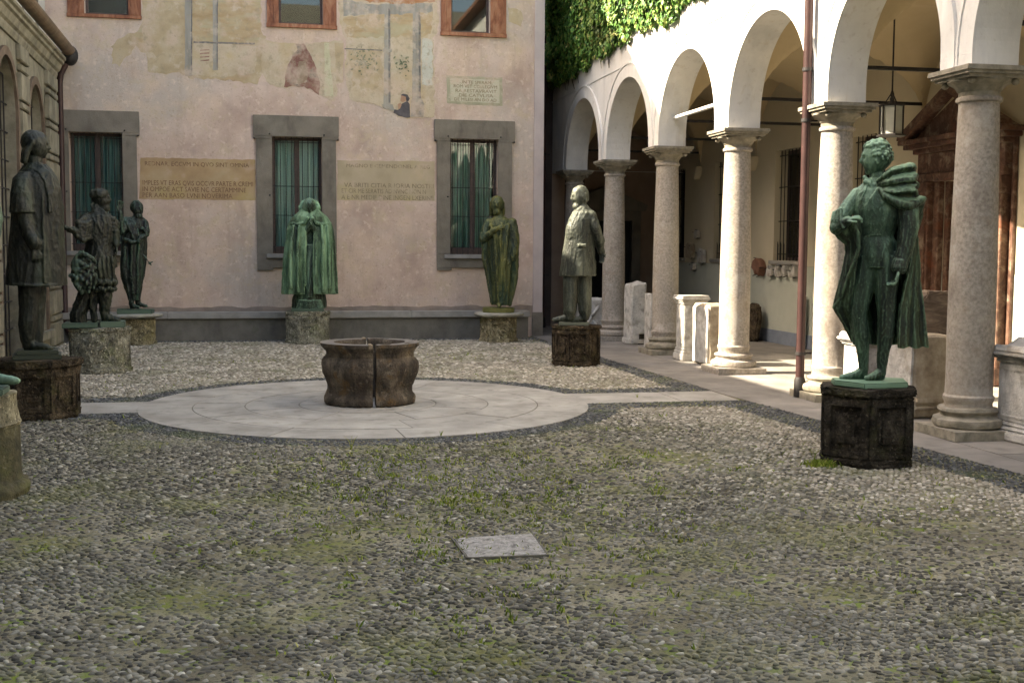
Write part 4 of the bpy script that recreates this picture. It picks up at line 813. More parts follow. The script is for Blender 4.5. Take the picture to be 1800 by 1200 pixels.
# downpipe in front of the arcade
pipe_thing(6.33, 13.42, 9, .052, 'brown downpipe with iron shoe in front of the white arcade beside the armless sunlit column', (.55, 3.35, 3.95))['label'] = 'brown downpipe with dark iron shoe running down in front of the fifth column'
# lantern
ln = empty('hanging_lantern', (8.22, 14.82, 3.36), label='iron and milk glass lantern hanging on a rod from the portico vault', cat='lantern')
mb = MB(); mb.tube([(0, 0, .5), (0, 0, 1.58)], .012, 8); mb.lathe([(.01, .40), (.022, .44), (.03, .47), (.018, .5), (.028, .53), (.012, .58)], n=10); mb.build('rod', IRON, ln)
mb = MB(); R_ = .155
hexp = [(R_*math.cos(PI/3*k+.3), R_*math.sin(PI/3*k+.3)) for k in range(6)]
for a, b in hexp: mb.tube([(a, b, -.01), (a, b, .385)], .011, 6)
mb.lathe([(R_+.04, -.03), (R_+.045, -.01), (R_+.01, .0), (R_, .0), (.03, -.02)], n=6, ph=.3); mb.lathe([(R_+.012, .37), (R_+.03, .385), (R_+.02, .395), (.05, .41), (.02, .45)], n=6, ph=.3)
mb.build('frame', IRON, ln)
MILK = mat('milk_glass', [(.3, (.40, .43, .40)), (.7, (.50, .53, .50))], 4, 3, .35, 0)
mb = MB(); mb.lathe([(R_-.012, .002), (R_-.012, .368)], n=6, ph=.3, cap=False); mb.build('pane', MILK, ln)
mb = MB()
for k in range(3):
    a = PI*2/3*k+.3; mb.tube([(R_*math.cos(a), R_*math.sin(a), .39), (R_*.5*math.cos(a), R_*.5*math.sin(a), .44), (0, 0, .56)], .008, 6)
mb.build('hanger', IRON, ln)
# ------------------------------------------------------------------ marble fragments
def frag(name, loc, rz, label, cat, group='marble fragments standing in the portico'):
    return empty(name, loc, rz, label, cat, group)
def rough_block(w_, d_, h_, jit=.02, cham=.02, top=None):
    bm = bmesh.new(); bmesh.ops.create_cube(bm, size=1)
    for v in bm.verts: v.co = Vector((v.co.x*w_, v.co.y*d_, (v.co.z+.5)*h_))
    if top:
        for v in bm.verts:
            if v.co.z > h_*.9: v.co.z += top(v.co.x/w_, v.co.y/d_)
    bmesh.ops.bevel(bm, geom=list(bm.edges), offset=cham, segments=1, affect='EDGES')
    bmesh.ops.subdivide_edges(bm, edges=list(bm.edges), cuts=5, use_grid_fill=True)
    sd_ = random.uniform(0, 90)
    for v in bm.verts:
        q = v.co+Vector((sd_, 0, 0)); v.co += Vector((noise.noise(q*3), noise.noise(q*3+Vector((0, 7, 0))), noise.noise(q*3+Vector((0, 0, 7)))*(v.co.z > .02)))*jit+Vector((noise.noise(q*14), noise.noise(q*14+Vector((0, 7, 0))), 0))*jit*.4
    return bm
def put(bm, name, m, parent, smooth=False, mats=None):
    me = bpy.data.meshes.new(name); bm.to_mesh(me); bm.free(); me.materials.append(m)
    me.polygons.foreach_set('use_smooth', [True]*len(me.polygons)); me.set_sharp_from_angle(angle=math.radians(35))
    o = bpy.data.objects.new(name, me); C.objects.link(o); o.parent = parent; return o
zf = .01
t = frag('marble_block', (6.80, 21.62, zf), .06, 'tall rough white marble block right beside the second column, leaning top', 'marble fragment')
put(rough_block(.30, .46, 1.12, .025, .025, lambda x, y: .05*x-.10*y*0+.04), 'block', WHM, t)
mb = MB(); mb.box(-.17, -.25, 0, .13, .25, .12); mb.build('foot_moulding', WHM, t, bevel=.02, cut=2, jit=.02)
mb = MB(); mb.box(.0, -.245, 0.0, .14, -.233, .2).box(-.02, -.24, 0, .16, -.2, .06); mb.build('dark_wedge', PED_DK, t, bevel=.01)
t = frag('marble_block', (6.80, 20.40, zf), -.05, 'narrow white marble block with carved relief touching the third column', 'marble fragment')
put(rough_block(.30, .42, 1.0, .02, .02), 'block', WHM, t)
mb = MB()
for k in range(9): mb.limb([(-.10+.2*random.random(), -.21, .12+.09*k, .022), (-.10+.2*random.random(), -.225, .17+.09*k, .018)], 8)
mb.build('relief', WHM, t, smooth=2)
def cippus(loc, rz, w_, h_, label, m, tall_cap=False):
    t = frag('marble_altar', loc, rz, label, 'marble altar')
    q = w_/2; mb = MB(); mb.box(-q*.80, -q*.80, .20*h_, q*.80, q*.80, .86*h_); sh_ = mb.build('shaft', m, t, bevel=.012, cut=2, jit=.008)
    mb = MB(); mb.box(-q*.66, -q*.815, .27*h_, q*.66, -q*.81+.0, .30*h_); 
    for (a, b, c, d) in ((-q*.62, .26*h_, -q*.56, .80*h_), (q*.56, .26*h_, q*.62, .80*h_), (-q*.56, .26*h_, q*.56, .28*h_), (-q*.56, .78*h_, q*.56, .80*h_)):
        mb.box(a, -q*.80-.008, b, c, -q*.80-.0005, d).box(-q*.80-.008, a, b, -q*.80-.0005, c, d)
    mb.build('panel_frame', m, t, bevel=.002)
    mb = MB(); mb.box(-q, -q, 0, q, q, .11*h_).box(-q*.93, -q*.93, .1102*h_, q*.93, q*.93, .155*h_).box(-q*.86, -q*.86, .1552*h_, q*.86, q*.86, .199*h_); mb.build('base', m, t, bevel=.014, cut=1, jit=.008)
    mb = MB(); mb.box(-q*.88, -q*.88, .861*h_, q*.88, q*.88, .90*h_).box(-q*.96, -q*.96, .9005*h_, q*.96, q*.96, .93*h_).box(-q*1.05, -q*1.05, .9305*h_, q*1.05, q*1.05, .975*h_)
    if tall_cap:
        mb.prism([(-q*1.0, .976*h_), (q*1.0, .976*h_), (q*.9, 1.05*h_), (q*.45, 1.03*h_), (0, 1.13*h_), (-q*.45, 1.03*h_), (-q*.9, 1.05*h_)], lambda a, b, d: (a, d, b), -q*.95, q*.95)
    else: mb.box(-q, -q, .9755*h_, q, q, h_)
    mb.build('cornice', m, t, bevel=.012, cut=1, jit=.006)
    return t
cippus((6.72, 18.33, zf), .0, .46, 1.05, 'square moulded marble altar with warm stained side, beside the third column', WHM)
t = frag('marble_block', (6.80, 17.55, zf), .05, 'white block with one narrow vertical slot, left of the sunlit fourth column', 'marble fragment')
bk = put(rough_block(.42, .60, .95, .025, .03), 'block', WARM, t)
mb = MB(); mb.box(.02, -.318, .50, .05, -.305, .76); mb.build('slot', DARKR, t)
mb = MB(); mb.box(-.228, -.29, .03, -.205, .28, .90); mb.build('pale_face', WHM, t, bevel=.01, cut=2, jit=.012)
t = frag('marble_block', (6.55, 23.9, zf), 0, 'low pale carved block half hidden behind the statue with hands behind its back', 'marble fragment')
put(rough_block(.5, .5, .78, .03, .04), 'block', WHM, t)
mb = MB(); mb.limb([(-.2, -.26, .15, .03), (-.05, -.27, .4, .03), (.1, -.26, .6, .03)]); mb.limb([(.15, -.26, .1, .03), (0, -.27, .3, .025)]); mb.build('relief', WHM, t, smooth=2)
t = frag('marble_fragment', (9.36, 21.95, zf), .3, 'dark curved marble slab leaning against the portico wall behind the sunlit column', 'marble fragment')
mb = MB(); mb.prism([(-.20, 0), (.24, 0), (.26, .52), (.20, .70), (.02, .76), (-.14, .70), (-.20, .5)], lambda a, b, d: (d+.10*b, a, b), -.13, 0); mb.build('slab', PED_BR, t, bevel=.03, cut=2, jit=.02)
mb = MB(); mb.box(0, 0, 0, .03, .3, .95); t = empty('leaning_panel', (9.50, 20.02, .012), .0, 'plain bluish white panel leaning on the portico wall behind the downpipe', 'panel'); mb.build('board', mat('blue_white_board', [(.3, (.50, .56, .66)), (.7, (.58, .64, .72))], 2, 4, .6, .1, 30), t, bevel=.003); mb = MB(); mb.box(-.004, -.012, -.001, .034, -.001, .955); mb.build('edging', SILL, t)
cippus((6.88, 12.72, zf), 0, .56, .80, 'white moulded marble altar right behind the cloaked statue, next to the fifth column', WHM, True)
t = frag('marble_block', (7.02, 11.78, zf), .12, 'large block with one white face and one warm brown face, behind the cloaked statue', 'marble fragment')
bm = rough_block(.66, .52, .88, .02, .025, lambda x, y: -.16*y*0); put(bm, 'block', WARM, t)
mb = MB(); mb.box(-.352, -.25, .02, -.325, .25, .86); mb.build('white_face', WHM, t, bevel=.012, cut=2, jit=.012)
mb = MB(); mb.box(-.31, -.29, .10, .31, -.262, .13).box(-.31, -.295, .17, .31, -.262, .22); mb.build('moulding', WARM, t, bevel=.006)
t = frag('marble_fragment', (7.33, 12.15, zf), -.1, 'tall tapering brown veined stone left of the sixth column, behind the white faced block', 'marble fragment')
mb = MB(); mb.prism([(-.34, 0), (.34, 0), (.32, .5), (.20, 1.28), (.15, 1.34), (-.14, 1.35), (-.19, 1.28), (-.32, .55)], lambda a, b, d: (a, d, b), -.16, .16); mb.build('shaft', BROWNB, t, bevel=.02, cut=3, jit=.02)
mb = MB(); mb.box(-.37, -.19, 0, .37, .19, .14).box(-.355, -.178, .1402, .355, .178, .19); mb.build('foot', BROWNB, t, bevel=.012, cut=2, jit=.012)
cippus((7.12, 9.98, zf), .03, .60, .86, 'white moulded marble altar with a peaked top at the right edge of the picture', WHM, True)
# fragments fixed to the wall
def wfrag(y, z, pts, m, label, th=.08, extra=None):
    t = empty('wall_fragment', (XW-.012, y, z), 0, label, 'wall fragment', 'ancient fragments mounted on the portico wall')
    mb = MB(); mb.prism(pts, lambda a, b, d: (d, a, b), -th, 0); mb.build('stone', m, t, bevel=.012, cut=1, jit=.015)
    mb = MB()
    for (a, b) in pts[::2]: mb.tube([(-.0, a*.8, b*.8), (-th-.03, a*1.05, b*1.05)], .008, 5)
    mb.build('iron_clamp', IRON, t); return t
wfrag(22.14, 1.50, [(-.22, -.05), (-.12, .10), (.05, .14), (.20, .08), (.24, -.05), (.14, -.12), (.08, -.2), (.0, -.1), (-.1, -.22), (-.18, -.12)], mat('reddish_terracotta', [(.3, (.16, .075, .05)), (.7, (.26, .14, .10))], 5, 7, .8, .4, 50), 'reddish brown broken head-shaped fragment on the wall right of the sunlit column', .14)
for k, (y, lab) in enumerate(((21.62, 'first small white scroll fragment below the portico window, nearest the reddish fragment'), (21.25, 'second small white curved fragment below the portico window'), (20.95, 'third small white fragment below the portico window, a narrow piece'), (20.62, 'fourth small white fragment below the portico window, nearest the downpipe'))):
    p = [[(-.14, -.1), (.14, -.12), (.15, .02), (.06, .12), (-.03, .04), (-.12, .08)], [(-.1, -.12), (.06, -.13), (.13, .02), (.05, .13), (-.04, .1), (.02, 0)], [(-.06, -.1), (.07, -.1), (.09, .1), (-.05, .12)], [(-.15, -.11), (.15, -.1), (.16, .02), (.02, .0), (-.03, .12), (-.16, .1)]][k]
    wfrag(y, 1.40, p, WHM, lab, .09)
for k, (y, z, s_, lab) in enumerate(((26.2, 1.78, 1.5, 'dark-edged relief fragment on the wall left of the fourth column'), (25.75, 2.15, .8, 'small fragment high above the relief fragments left of the fourth column'), (25.45, 1.66, 1.4, 'square relief fragment with frame next to the window reveal'), (22.95, 1.98, 1.1, 'upper round white fragment just right of the sunlit column'), (22.9, 1.55, .9, 'lower square white fragment just right of the sunlit column'), (25.95, 1.42, .7, 'pointed bit of carving under the relief fragments'))):
    P = [(-.14+random.uniform(-.04, .04), -.12), (.12, -.13+random.uniform(-.04, .04)), (.15, .05), (.05, .13), (-.06, .08+random.uniform(-.04, .04)), (-.16, .1)]
    wfrag(y, z, [(a*s_, b*s_) for a, b in P], WHM if k != 0 else WARM, lab, .08)
# ------------------------------------------------------------------ ivy
def low_edge(y):      # lower fringe of the ivy on the arcade wall
    base = 5.42+max(0, (17.6-y))*.10-(.10 if y > 23 else 0)
    return base+.30*noise.noise(Vector((y*1.1, 2, 0)))+.16*noise.noise(Vector((y*4, 5, 0)))+.12
iv = empty('ivy', (0, 0, 0), label='dense ivy hanging over the upper arcade wall and the dark corner', cat='ivy')
LEAFM = pebmat('ivy_leaves', [(0, (.035, .10, .028)), (.35, (.08, .20, .04)), (.68, (.12, .25, .045)), (.9, (.26, .34, .08)), (1, (.40, .38, .14))], [((.15, .12, .035), .55, .55, .68, .6)], .5)
LEAFM.node_tree.nodes['Principled BSDF'].inputs['Specular IOR Level'].default_value = .4
V = []; Fc = []
def leaf(c, nrm, sz):
    nrm = (nrm+Vector((random.gauss(0, .38), random.gauss(0, .38), random.gauss(.15, .35)))).normalized()
    dn = Vector((random.gauss(0, .35), random.gauss(0, .35), -1)); a = (dn-nrm*dn.dot(nrm)).normalized(); b = nrm.cross(a); o = len(V); k = .35*sz
    P = [c-a*sz*.5, c+b*sz*.52-a*sz*.12-nrm*k*.4, c+b*sz*.30+a*sz*.18-nrm*k*.2, c+a*sz*.62-nrm*k*.5, c-b*sz*.30+a*sz*.18-nrm*k*.2, c-b*sz*.52-a*sz*.12-nrm*k*.4]
    V.extend(tuple(p) for p in P); Fc.append((o, o+1, o+2, o+3)); Fc.append((o, o+3, o+4, o+5))
cnt = 0
while cnt < 26000:
    y = random.uniform(15.2, 26.85); z = random.uniform(5.4, 8.2)
    if z > 5.5+(y-15.2)*.30+1.0: continue
    le = low_edge(y)
    if z < le: continue
    cl = noise.noise(Vector((y*1.6, z*1.6, 4)))
    dpt = .07+.20*max(0, min(1, (z-le)*1.6))*(1+.9*cl)+random.uniform(-.07, .05)
    if random.random() < .12 and cl < -.25: continue
    leaf(Vector((XF-dpt, y, z)), Vector((-1, 0, .1)), random.uniform(.055, .105)); cnt += 1
for q in range(9000):      # clump filling the corner, over trunk and recess
    x = random.uniform(5.50, 6.42); z = random.uniform(4.9, 8.6)
    bot = 5.35+.45*noise.noise(Vector((x*2.2, 3, 1)))+(x-5.5)*.25
    if z < bot: continue
    y = 26.35-.3*random.random()-.35*noise.noise(Vector((x*2, z*1.5, 0)))
    leaf(Vector((x, y, z)), Vector((-.4, -1, .1)), random.uniform(.06, .12))
me = bpy.data.meshes.new('foliage'); me.from_pydata(V, [], Fc); me.materials.append(LEAFM)
o = bpy.data.objects.new('foliage', me); C.objects.link(o); o.parent = iv
BARK = mat('ivy_bark', [(.3, (.05, .038, .03)), (.7, (.11, .085, .065))], 5, 8, .95, .8, 40, stretch=(4, 4, .5))
mb = MB(); 
for k in range(4):
    x = 5.66+.07*k; mb.tube([(x+.03*math.sin(j*.8+k), 26.45+.03*math.cos(j+k), j*.55) for j in range(14)], [.075-.003*j for j in range(14)], 8)
mb.build('stem', BARK, iv, smooth=True)
mb = MB()
for k in range(16):
    y = random.uniform(16.5, 26); z = low_edge(y)-.05; mb.tube([(XF-.02, y, z+.5), (XF-.03, y+random.uniform(-.1, .1), z+.1), (XF-.015, y+random.uniform(-.15, .15), z-random.uniform(.05, .2))], [.012, .009, .004], 5)
mb.build('hanging_stems', BARK, iv)
# ================================================================== PEDESTALS AND STATUES
def project(X, Y, Z):
    q = Vector((X, Y, Z-CAMH)); d = q.dot(fw); return 900+F*q.dot(rt)/d, 600-F*q.dot(up)/d, d
GP = 'stone pedestals of the courtyard statues'; GS = 'bronze statues round the courtyard'
def place(px, py_front, R, py_top):
    gx, gy = ground(px, py_front); k = 1+R/math.hypot(gx, gy); cx, cy = gx*k, gy*k
    v = ray(px, py_top); t = math.hypot(cx, cy)/math.hypot(v.x, v.y); return cx, cy, CAMH+v.z*t
def ngon(R, n, ph): return [(R*math.cos(2*PI*k/n+ph), R*math.sin(2*PI*k/n+ph)) for k in range(n)]
def pedestal(px, pyf, R, pyt, n, ph, m, label, cap=.05, caph=.09, panels=True, round_cap=False, plinth=.04, relief=False, jit=.01, basefl=True):
    cx, cy, H = place(px, pyf, R, pyt); face = -math.atan2(cx, cy)
    t = empty('pedestal', (cx, cy, 0), face, label, 'pedestal', GP); Rb = R
    mb = MB(); mb.prism(ngon(Rb, n, ph), lambda a, b, d: (a, b, d), 0.0, H-caph-.0); 
    mb.build('body', m, t, bevel=.01, cut=4, jit=jit*1.5)
    if panels:
        mb = MB(); P = ngon(Rb, n, ph)
        for i in range(n):
            a, b = Vector((*P[i], 0)), Vector((*P[(i+1) % n], 0)); e = (b-a); L_ = e.length; e.normalize(); nr = Vector((e.y, -e.x, 0))
            z0_, z1_ = .14, H-caph-.05
            for (u0, u1, za, zb) in ((0, .16*L_, 0.08, H-caph), (L_*.84, L_, .08, H-caph), (.16*L_, .84*L_, .08, z0_), (.16*L_, .84*L_, z1_, H-caph), (.30*L_, .70*L_, z0_+.06, z1_-.06)):
                th = .022 if u0 != .30*L_ else .014
                c = [a+e*u0+nr*-.01, a+e*u1+nr*-.01, a+e*u1+nr*th, a+e*u0+nr*th]
                mb.add([(q.x, q.y, za+.001) for q in c]+[(q.x, q.y, zb-.001) for q in c], [(0, 3, 2, 1), (4, 5, 6, 7), (0, 1, 5, 4), (1, 2, 6, 5), (2, 3, 7, 6), (3, 0, 4, 7)])
        mb.build('panelling', m, t, bevel=.005, cut=3, jit=jit*.55)
    mb = MB(); nn = 40 if round_cap else n; Rc = Rb+cap
    if round_cap: mb.lathe([(Rb*.90, H-caph-.001), (Rb+cap*.4, H-caph+.01), (Rc, H-caph*.55), (Rc, H-.01), (Rc-.015, H)], n=40)
    else:
        mb.prism(ngon(Rb+cap*.45, n, ph), lambda a, b, d: (a, b, d), H-caph-.03, H-caph*.62); mb.prism(ngon(Rc, n, ph), lambda a, b, d: (a, b, d), H-caph*.615, H)
    mb.build('cap', PED_WH if round_cap else m, t, bevel=.012 if not round_cap else 0, cut=0 if round_cap else 4, jit=jit*2.0, smooth=bool(round_cap))
    if basefl:
        mb = MB(); mb.prism(ngon(Rb+.03, n, ph), lambda a, b, d: (a, b, d), 0.0, .075); mb.build('foot', m, t, bevel=.012, cut=3, jit=jit*1.8)
    if relief:
        mb = MB(); random.seed(relief)
        for k in range(26):
            a = 2*PI*k/26*2+random.uniform(-.1, .1); z = .12+(H-.28)*((k*7) % 13)/13; r_in = Rb*.90
            q = Vector((math.cos(a)*r_in, math.sin(a)*r_in, z)); w1 = Vector((math.cos(a+.16)*r_in*1.02, math.sin(a+.16)*r_in*1.02, z+random.uniform(-.08, .12)))
            mb.limb([(*q, .03), (*w1, .025)], 8)
        mb.build('relief', m, t, smooth=2)
    return cx, cy, H, face
PED_WH = mat('pale_weathered_top_slab', [(.3, (.26, .25, .21)), (.7, (.42, .41, .36))], 6, 9, .85, .6, 40, layers=[((.12, .12, .07), 4, .54, .7, .7)])
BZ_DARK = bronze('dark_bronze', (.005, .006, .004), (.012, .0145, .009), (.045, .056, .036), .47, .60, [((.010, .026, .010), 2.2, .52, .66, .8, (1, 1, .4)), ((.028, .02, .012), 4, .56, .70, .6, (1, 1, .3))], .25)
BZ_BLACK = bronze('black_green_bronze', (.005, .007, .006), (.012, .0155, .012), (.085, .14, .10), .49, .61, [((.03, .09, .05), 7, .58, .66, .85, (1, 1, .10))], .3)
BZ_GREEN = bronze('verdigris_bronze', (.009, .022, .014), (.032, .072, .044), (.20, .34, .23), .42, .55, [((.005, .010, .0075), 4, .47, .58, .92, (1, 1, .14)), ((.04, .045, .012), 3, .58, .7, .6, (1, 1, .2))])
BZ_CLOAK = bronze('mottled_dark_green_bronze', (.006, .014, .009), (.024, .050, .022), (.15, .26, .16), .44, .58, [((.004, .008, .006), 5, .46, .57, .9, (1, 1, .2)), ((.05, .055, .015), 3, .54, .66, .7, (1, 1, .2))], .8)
BZ_MONK = bronze('bright_verdigris_bronze', (.012, .038, .02), (.075, .155, .085), (.24, .40, .24), .42, .56, [((.008, .02, .014), 6, .52, .64, .9, (1, 1, .08))])
BZ_OLIVE = bronze('olive_bronze', (.010, .024, .016), (.034, .05, .02), (.17, .17, .05), .44, .60, [((.012, .05, .035), 3, .50, .64, .8, (1, 1, .3))])
BZ_GREY = bronze('grey_brown_bronze', (.012, .016, .012), (.036, .043, .033), (.15, .165, .125), .44, .60, [((.018, .045, .016), 2.5, .54, .68, .7, (1, 1, .35)), ((.03, .05, .05), 3, .55, .7, .5)], .4)
class Fig:
    def __init__(s, spot, label, name='statue', cat='statue'):
        s.cx, s.cy, s.H, face = spot; s.root = empty(name, (s.cx, s.cy, s.H+.001), face, label, cat, GS); s.x0, s.y0, d = project(s.cx, s.cy, s.H); s.s = math.hypot(s.cx, s.cy)/math.hypot(*(ray(s.x0, s.y0)[:2]))/F; s.mb = MB()
        s.s = d/F
    def P(s, px, py, d=0):
        v = ray(px, py); D = math.hypot(s.cx, s.cy); nx, ny = s.cx/D, s.cy/D; t = (D-d*s.s)/(v.x*nx+v.y*ny)
        return ((v.x*ny-v.y*nx)*t, -d*s.s, CAMH+v.z*t-s.H-.001)
    def R(s, q): return (*s.P(q[0], q[1], q[2]), q[3]*s.s)
    def limb(s, *pts, n=14): s.mb.limb([s.R(q) for q in pts], n); return s
    def ball(s, px, py, d, rx, rd, rz, rot=None, n=16, m=12, fn=None): s.mb.ball(s.P(px, py, d), (rx*s.s, rd*s.s, rz*s.s), n, m, rot, fn); return s
    def loft(s, secs, **k):       # (px_left, px_right, py, depthhalf, d_center, amp, tilt)
        out = []
        for q in secs:
            l, r, y, dh = q[:4]; dc = q[4] if len(q) > 4 else 0; am = q[5] if len(q) > 5 else 0; tl = q[6] if len(q) > 6 else 0
            c = s.P((l+r)/2, y, dc); out.append((c[0], c[1], c[2], (r-l)/2*s.s, dh*s.s, am, tl*s.s))
        s.mb.loft(out, **k); return s
    def slab(s, pts, th, seed=0):  # thick folded sheet: pts grid rows of (px,py,d)
        rows = len(pts); c = len(pts[0]); G = [[Vector(s.P(*q)) for q in r] for r in pts]; vs = []
        for side in (0, 1):
            for i in range(rows):
                for j in range(c):
                    a = G[min(i+1, rows-1)][j]-G[max(i-1, 0)][j]; b = G[i][min(j+1, c-1)]-G[i][max(j-1, 0)]; nn = a.cross(b); nn = nn.normalized() if nn.length > 1e-9 else Vector((0, -1, 0))
                    vs.append(G[i][j]+nn*th*s.s*(.5 if side else -.5))
        o = rows*c; fs = []
        for i in range(rows-1):
            for j in range(c-1):
                k = i*c+j; fs += [(k, k+1, k+c+1, k+c), (o+k, o+k+c, o+k+c+1, o+k+1)]
        for i in range(rows-1):
            k = i*c; fs += [(k, k+c, o+k+c, o+k), (k+c-1, o+k+c-1, o+k+2*c-1, k+2*c-1)]
        for j in range(c-1):
            fs += [(j, o+j, o+j+1, j+1), ((rows-1)*c+j, (rows-1)*c+j+1, o+(rows-1)*c+j+1, o+(rows-1)*c+j)]
        s.mb.add(vs, fs); return s
    def head(s, px, py, d, Hp, yaw=0, pitch=0, hair=None, beard=False, roll=0):
        """Hp = head height in px; yaw 0 faces camera, +90 faces image right"""
        H = Hp*s.s; c = Vector(s.P(px, py, d)); rot = Matrix.Rotation(math.radians(yaw-90), 3, 'Z') @ Matrix.Rotation(math.radians(pitch), 3, 'Y') @ Matrix.Rotation(math.radians(roll), 3, 'X')
        fe = [((1, 0, .02), .14, .12), ((1, 0, -.10), .16, .10), ((1, 0, -.19), .15, .09), ((.93, .24, .20), .10, .13), ((.93, -.24, .20), .10, .13), ((.93, .29, .03), -.15, .12), ((.93, -.29, .03), -.15, .12), ((.92, 0, -.40), .10, .08), ((.88, 0, -.54), .08, .08), ((.9, 0, -.47), -.05, .05), ((.86, 0, -.62), -.05, .07), ((.72, 0, -.77), .17, .15), ((.8, .5, -.18), .03, .2), ((.8, -.5, -.18), .03, .2), ((-.6, 0, .75), .085, .5), ((.62, 0, .75), .07, .35), ((0, .6, .75), .05, .4), ((0, -.6, .75), .05, .4), ((-.95, 0, .2), .05, .4)]
        fe = [(Vector(a).normalized(), b, w_) for a, b, w_ in fe]
        def fnn(q):
            k = 1.0
            for a, b, w_ in fe: k += b*math.exp(-((q-a).length/w_)**2)
            if q.z < -.2 and q.x < .35: k -= .22*min(1, (-q.z-.2)*1.6)*min(1, (.35-q.x))
            return k
        s.mb.ball(c, (.405*H, .345*H, .5*H), 56, 44, rot, fnn)
        T = lambda x, y, z: tuple(c+rot @ Vector((x*H, y*H, z*H)))
        for sy in (-1, 1):
            s.mb.ball(T(-.02, sy*.335, -.02), (.055*H, .03*H, .085*H), 10, 8, rot); s.mb.ball(T(.315, sy*.125, .012), .04*H, 10, 8)
        if hair == 'curly':
            random.seed(3)
            for k in range(230):
                th = math.acos(random.uniform(-.15, 1)); ph = random.uniform(0, 2*PI); q = Vector((math.sin(th)*math.cos(ph), math.sin(th)*math.sin(ph), math.cos(th)))
                if q.x > .45 and q.z < .62: continue
                if q.x > .1 and q.z < .1: continue
                s.mb.ball(T(q.x*.41, q.y*.37, q.z*.50), random.uniform(.030, .058)*H*(1.3 if q.z > .6 else 1), 8, 6)
            for sy in (-1, 1):
                for z in (.1, .04, -.02, -.08, -.14): s.mb.ball(T(.10+.02*math.sin(z*50), sy*.325, z), .036*H, 8, 6)
        if hair == 'short': s.mb.ball(T(-.07, 0, .10), (.40*H, .37*H, .43*H), 24, 16, rot, lambda q: 1+.03*math.sin(q.x*30)*math.sin(q.y*26))
        if hair == 'long':
            s.mb.ball(T(-.08, 0, .10), (.42*H, .39*H, .44*H), 24, 16, rot)
            for sy in (-1, -.6, -.2, .2, .6, 1):
                for e in (0, 1): s.mb.limb([(*T(-.06-.2*e*(1-abs(sy)), sy*.34, .12), .10*H), (*T(-.14-.22*(1-abs(sy)*.5), sy*.37, -.25), .12*H), (*T(-.20-.22*(1-abs(sy)*.5), sy*.36, -.55), .10*H)], 8)
        if hair == 'fringe':
            for sy in (-1, 1):
                for z in (.1, .0, -.12, -.2): s.mb.ball(T(-.16, sy*.30, z), .055*H, 8, 6)
            s.mb.ball(T(-.20, 0, -.10), (.2*H, .27*H, .22*H), 16, 10, rot)
        if beard:
            s.mb.ball(T(.20, 0, -.42), (.20*H, .22*H, .22*H), 16, 12, rot, lambda q: 1+.06*math.sin(q.y*24)*math.sin(q.z*18))
        return s
    def hand(s, wrist, dirv, nrm, L, curl=.5, side=1, spread=.16):
        """wrist, dirv, nrm given in figure axes (x right, y away, z up); L hand length (m)"""
        W = Vector(wrist); d = Vector(dirv).normalized(); n_ = Vector(nrm); n_ = (n_-d*n_.dot(d)).normalized(); b = d.cross(n_)*side
        pl = .50*L
        for k in (-1, -.33, .33, 1): s.mb.limb([(*(W+b*k*.07*L), .085*L), (*(W+d*pl*.95+b*k*.155*L), .072*L)], 10)
        for k, ln in ((-1, .40), (-.33, .47), (.33, .45), (1, .36)):
            p = W+d*pl+b*k*.165*L; dd = (d+b*k*spread).normalized(); pts = [(*p, .066*L)]
            ang = curl*.55
            for i in range(3):
                ax = (dd*math.cos(ang)+n_*math.sin(ang)).normalized(); n2 = (n_*math.cos(ang)-dd*math.sin(ang)).normalized(); dd, n_k = ax, n2
                p = p+dd*ln*L*(.42, .32, .26)[i]; pts.append((*p, L*(.060, .053, .044)[i])); n_s = n_; n_ = n2; ang = curl*.85
            s.mb.limb(pts, 8); n_ = (Vector(nrm)-d*Vector(nrm).dot(d)).normalized()
        p = W+d*.12*L-b*.16*L; s.mb.limb([(*p, .075*L), (*(p+d*.20*L-b*.16*L+n_*.06*L), .066*L), (*(p+d*.38*L-b*.18*L+n_*.13*L), .052*L)], 8)
        return s
    def shoe(s, ax, ay, tx, ty, d0=0, d1=0, r=5):   # ankle, toe
        a = s.P(ax, ay, d0); b = s.P(tx, ty, d1); k = s.s
        s.mb.limb([(*a, r*k), ((a[0]*.8+b[0]*.2), a[1]*.8+b[1]*.2, a[2]*.5+b[2]*.5+r*.1*k, r*1.0*k), (a[0]*.4+b[0]*.6, a[1]*.4+b[1]*.6, b[2]+r*.25*k, r*.85*k), (*b, r*.62*k)], 12)
        h = (a[0]*1.08-b[0]*.08, a[1]*1.08-b[1]*.08, b[2]); s.mb.limb([(*h, r*.7*k), (*b, r*.5*k)], 12); return s
    def done(s, name, m, voxel, sm=2, wr=0): o = sculpt(s.mb, name, m, s.root, voxel, sm, wr); s.mb = MB(); return o
    def plate(s, poly, py0, py1, m, d=0):   # bronze base plate; poly in metres around root
        mb = MB(); z1 = max(.03, (s.y0-py1)*s.s); z0 = max(0.0, (s.y0-py0)*s.s); mb.prism(poly, lambda a, b, dd: (a, b, dd), z0, z1); return mb.build('base_plate', m, s.root, bevel=.008, cut=1, jit=.004)
V3 = Vector
# ---------------------------------------------------------------- right front: cloaked man looking left
sp = pedestal(1520, 826, .40, 677, 6, -PI/2+.06, PED_DK, 'dark mossy hexagonal pedestal at right front with a green tuft at its foot', .045, .10)
s = Fig(sp, 'green bronze statue of a curly-haired man in tailcoat and cloak looking left at right front'); k = s.s
px0 = s.x0
s.plate([(-.27, -.14), (-.02, -.34), (.33, -.10), (.30, .22), (-.12, .26), (-.30, .06)], 677, 667, BZ_GREEN)
